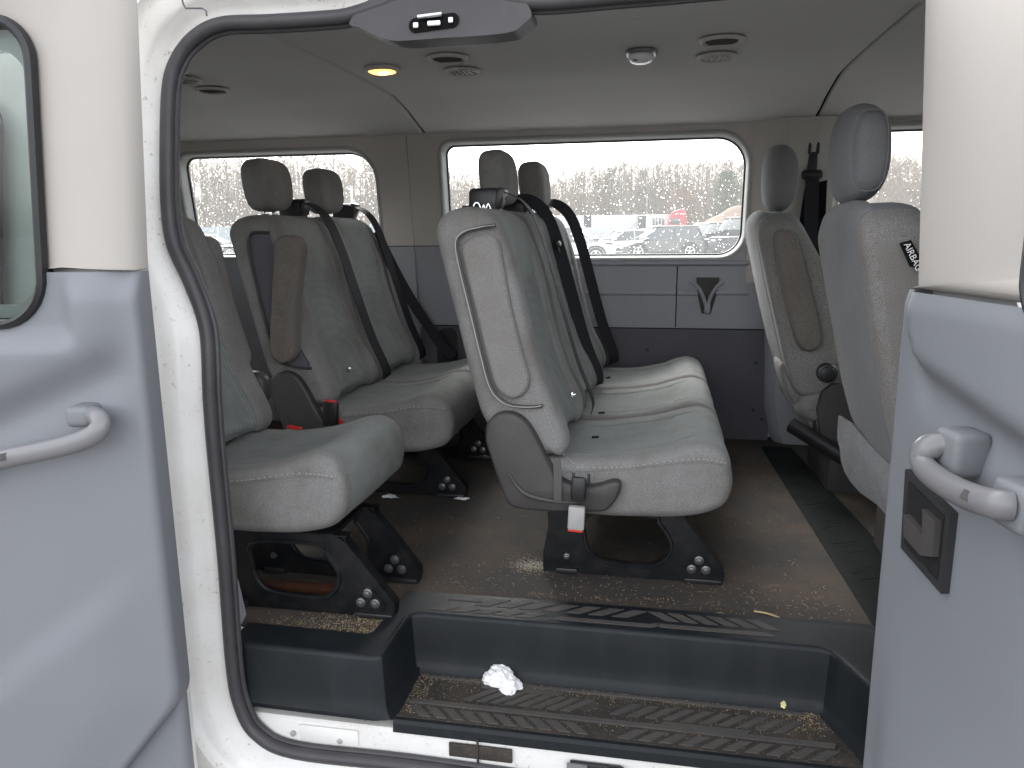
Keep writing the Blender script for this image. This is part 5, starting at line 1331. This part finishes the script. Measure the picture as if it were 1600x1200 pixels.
# dirt mound
q = at(1150, 345, 88)
bm = bmesh.new(); bmesh.ops.create_icosphere(bm, subdivisions=4, radius=1)
for v in bm.verts:
    k = 1+0.15*noise.noise(v.co*2); v.co = Vector((v.co.x*5.0*k+q.x+1, v.co.y*4*k+92, max(v.co.z, -0.1)*3.8*k+GZ))
tag(obj('dirt_mound', bm, mat('tan_soil', (0.16, 0.105, 0.075), 0.95, noise_amt=0.6, noise_scale=1, col2=(0.11, 0.08, 0.06), bump=0.6, bscale=8)), 'tan dirt mound at the right of the middle window', 'mound')
# wooded rise
def hill():
    rows = []
    for j in range(9):
        y = 128+j*14; rows.append([Vector((x, y, GZ+(y-128)*0.15*(0.8+0.35*noise.noise(Vector((x*0.02, y*0.02, 3))))) ) for x in range(-300, 200, 8)])
    return ringloft(rows, closed=False)
tag(obj('hillside', hill(), mat('leaf_litter_slope', (0.17, 0.145, 0.12), 0.95, noise_amt=0.6, noise_scale=0.2, col2=(0.08, 0.075, 0.06)), smooth=60), 'brown wooded slope behind the lot', kind='structure')
def tree_geo(V, F, x, y, z0, h, rnd, dens=1.0, spread=0.32):
    def quad(a, b, w0, w1):
        i = len(V); V.extend([(a[0]-w0, a[1], a[2]), (a[0]+w0, a[1], a[2]), (b[0]+w1, b[1], b[2]), (b[0]-w1, b[1], b[2])]); F.append((i, i+1, i+2, i+3))
    lean = rnd.uniform(-0.04, 0.04)*h
    def P(t): return (x+lean*t, y, z0+h*t)
    for k in range(4): quad(P(k/4*0.9), P((k+1)/4*0.9), 0.16*(1-k/5)*h/12, 0.16*(1-(k+1)/5)*h/12)
    nb = int(24*dens)
    for i in range(nb):
        t = rnd.uniform(0.12, 0.95); a = P(t); L = h*spread*(0.35+0.75*math.sin(math.pi*min(1, t*0.9+0.1)))*rnd.uniform(0.4, 0.85); an = rnd.uniform(0, 6.28); el = rnd.uniform(0.2, 1.1)
        b = (a[0]+L*math.cos(an)*math.cos(el), a[1]+L*math.sin(an)*math.cos(el), a[2]+L*math.sin(el)); quad(a, b, 0.045*h/12, 0.02)
        for j in range(int(13*dens)):
            s = rnd.uniform(0.2, 1); c = (a[0]+(b[0]-a[0])*s, a[1]+(b[1]-a[1])*s, a[2]+(b[2]-a[2])*s); l2 = L*rnd.uniform(0.25, 0.6); an2 = rnd.uniform(0, 6.28); el2 = rnd.uniform(-0.3, 1.2)
            d = (c[0]+l2*math.cos(an2)*math.cos(el2), c[1]+l2*math.sin(an2)*math.cos(el2), c[2]+l2*math.sin(el2)); quad(c, d, 0.022, 0.010)
def top_y(px):
    P = [(-200, 245), (300, 236), (480, 238), (590, 250), (690, 272), (760, 268), (860, 272), (930, 258), (1000, 250), (1160, 250), (1300, 246), (1400, 245), (1700, 240)]
    for a, b in zip(P, P[1:]):
        if a[0] <= px <= b[0]: return a[1]+(b[1]-a[1])*(px-a[0])/(b[0]-a[0])
    return 250
def woods():
    rnd = random.Random(11); V, F = [], []
    for px in np.arange(150, 1560, 5.5):
        if 1180 < px < 1370: continue
        for row, Y in enumerate((112, 128, 146)):
            p_ = px+rnd.uniform(-5, 5); ty = top_y(p_)-9+rnd.uniform(-4, 16)+(10 if row == 0 else 0)+(-2 if row == 2 else 0)
            q = at(p_, ty, Y+rnd.uniform(-5, 5)); zb_ = GZ+max(0, (Y-128)*0.08)
            tree_geo(V, F, q.x, q.y, zb_, q.z-zb_, rnd, 1.0)
    me = bpy.data.meshes.new('woodland'); me.from_pydata(V, [], F)
    me.materials.append(mat('bare_twigs', (0.225, 0.18, 0.14), 0.95, noise_amt=0.8, noise_scale=0.09, col2=(0.175, 0.16, 0.12))); me.update()
    o = bpy.data.objects.new('woodland', me); col.objects.link(o)
    tag(o, 'bare grey brown winter woodland behind the parked cars', 'woodland', kind='stuff')
woods()
def lone(px, pytop, Y, label, colr, leafy, name='bare_tree', spread=0.34, dens=1.6):
    rnd = random.Random(int(px)); q = at(px, pytop, Y); V, F = [], []; root = thing(name, label, 'tree', (q.x, Y, GZ))
    tree_geo(V, F, q.x, Y, GZ, q.z-GZ, rnd, dens, spread)
    m_ = mat('bark', (0.16, 0.13, 0.11), 0.95); h = q.z-GZ
    me = bpy.data.meshes.new('trunk'); me.from_pydata([(a-root.location.x, b-Y, c-GZ) for a, b, c in V], [], F); me.materials.append(m_); o = bpy.data.objects.new('trunk', me); col.objects.link(o); o.parent = root
    V, F = [], []
    for _ in range(leafy):
        t = rnd.random()**0.8; rr = h*spread*0.8*math.sin(math.pi*min(1, 0.12+t*0.80))**0.6*math.sqrt(rnd.random())*rnd.uniform(0.75, 1.1); an = rnd.uniform(0, 6.28); c = Vector((rr*math.cos(an), rr*math.sin(an), h*(0.15+0.85*t)))
        s = rnd.uniform(0.06, 0.16); u = Vector((rnd.uniform(-1, 1), rnd.uniform(-1, 1), rnd.uniform(-1, 1))).normalized()*s; v = u.cross(Vector((rnd.uniform(-1, 1), rnd.uniform(-1, 1), rnd.uniform(-1, 1)))).normalized()*s
        i = len(V); V.extend([tuple(c-u), tuple(c+v), tuple(c+u)]); F.append((i, i+1, i+2))
    me = bpy.data.meshes.new('crown'); me.from_pydata(V, [], F); me.materials.append(mat('foliage', colr, 0.9)); o = bpy.data.objects.new('crown', me); col.objects.link(o); o.parent = root
lone(1137, 268, 104, 'green leafy tree at the right of the middle window', (0.055, 0.085, 0.035), 4200, 'leafy_tree', 0.30)
lone(1070, 292, 103, 'low orange brown bush tree above the red lorry', (0.20, 0.12, 0.07), 2200, 'bush_tree', 0.5)
lone(955, 262, 106, 'small dark green conifer at the skyline', (0.07, 0.08, 0.05), 800, 'conifer_tree', 0.16)
lone(940, 285, 100, 'bare pale tree behind the long trailer', (0.15, 0.13, 0.10), 1200)
lone(1000, 290, 100, 'bare grey tree with a dark trunk beside the thin pole', (0.13, 0.12, 0.105), 1000)
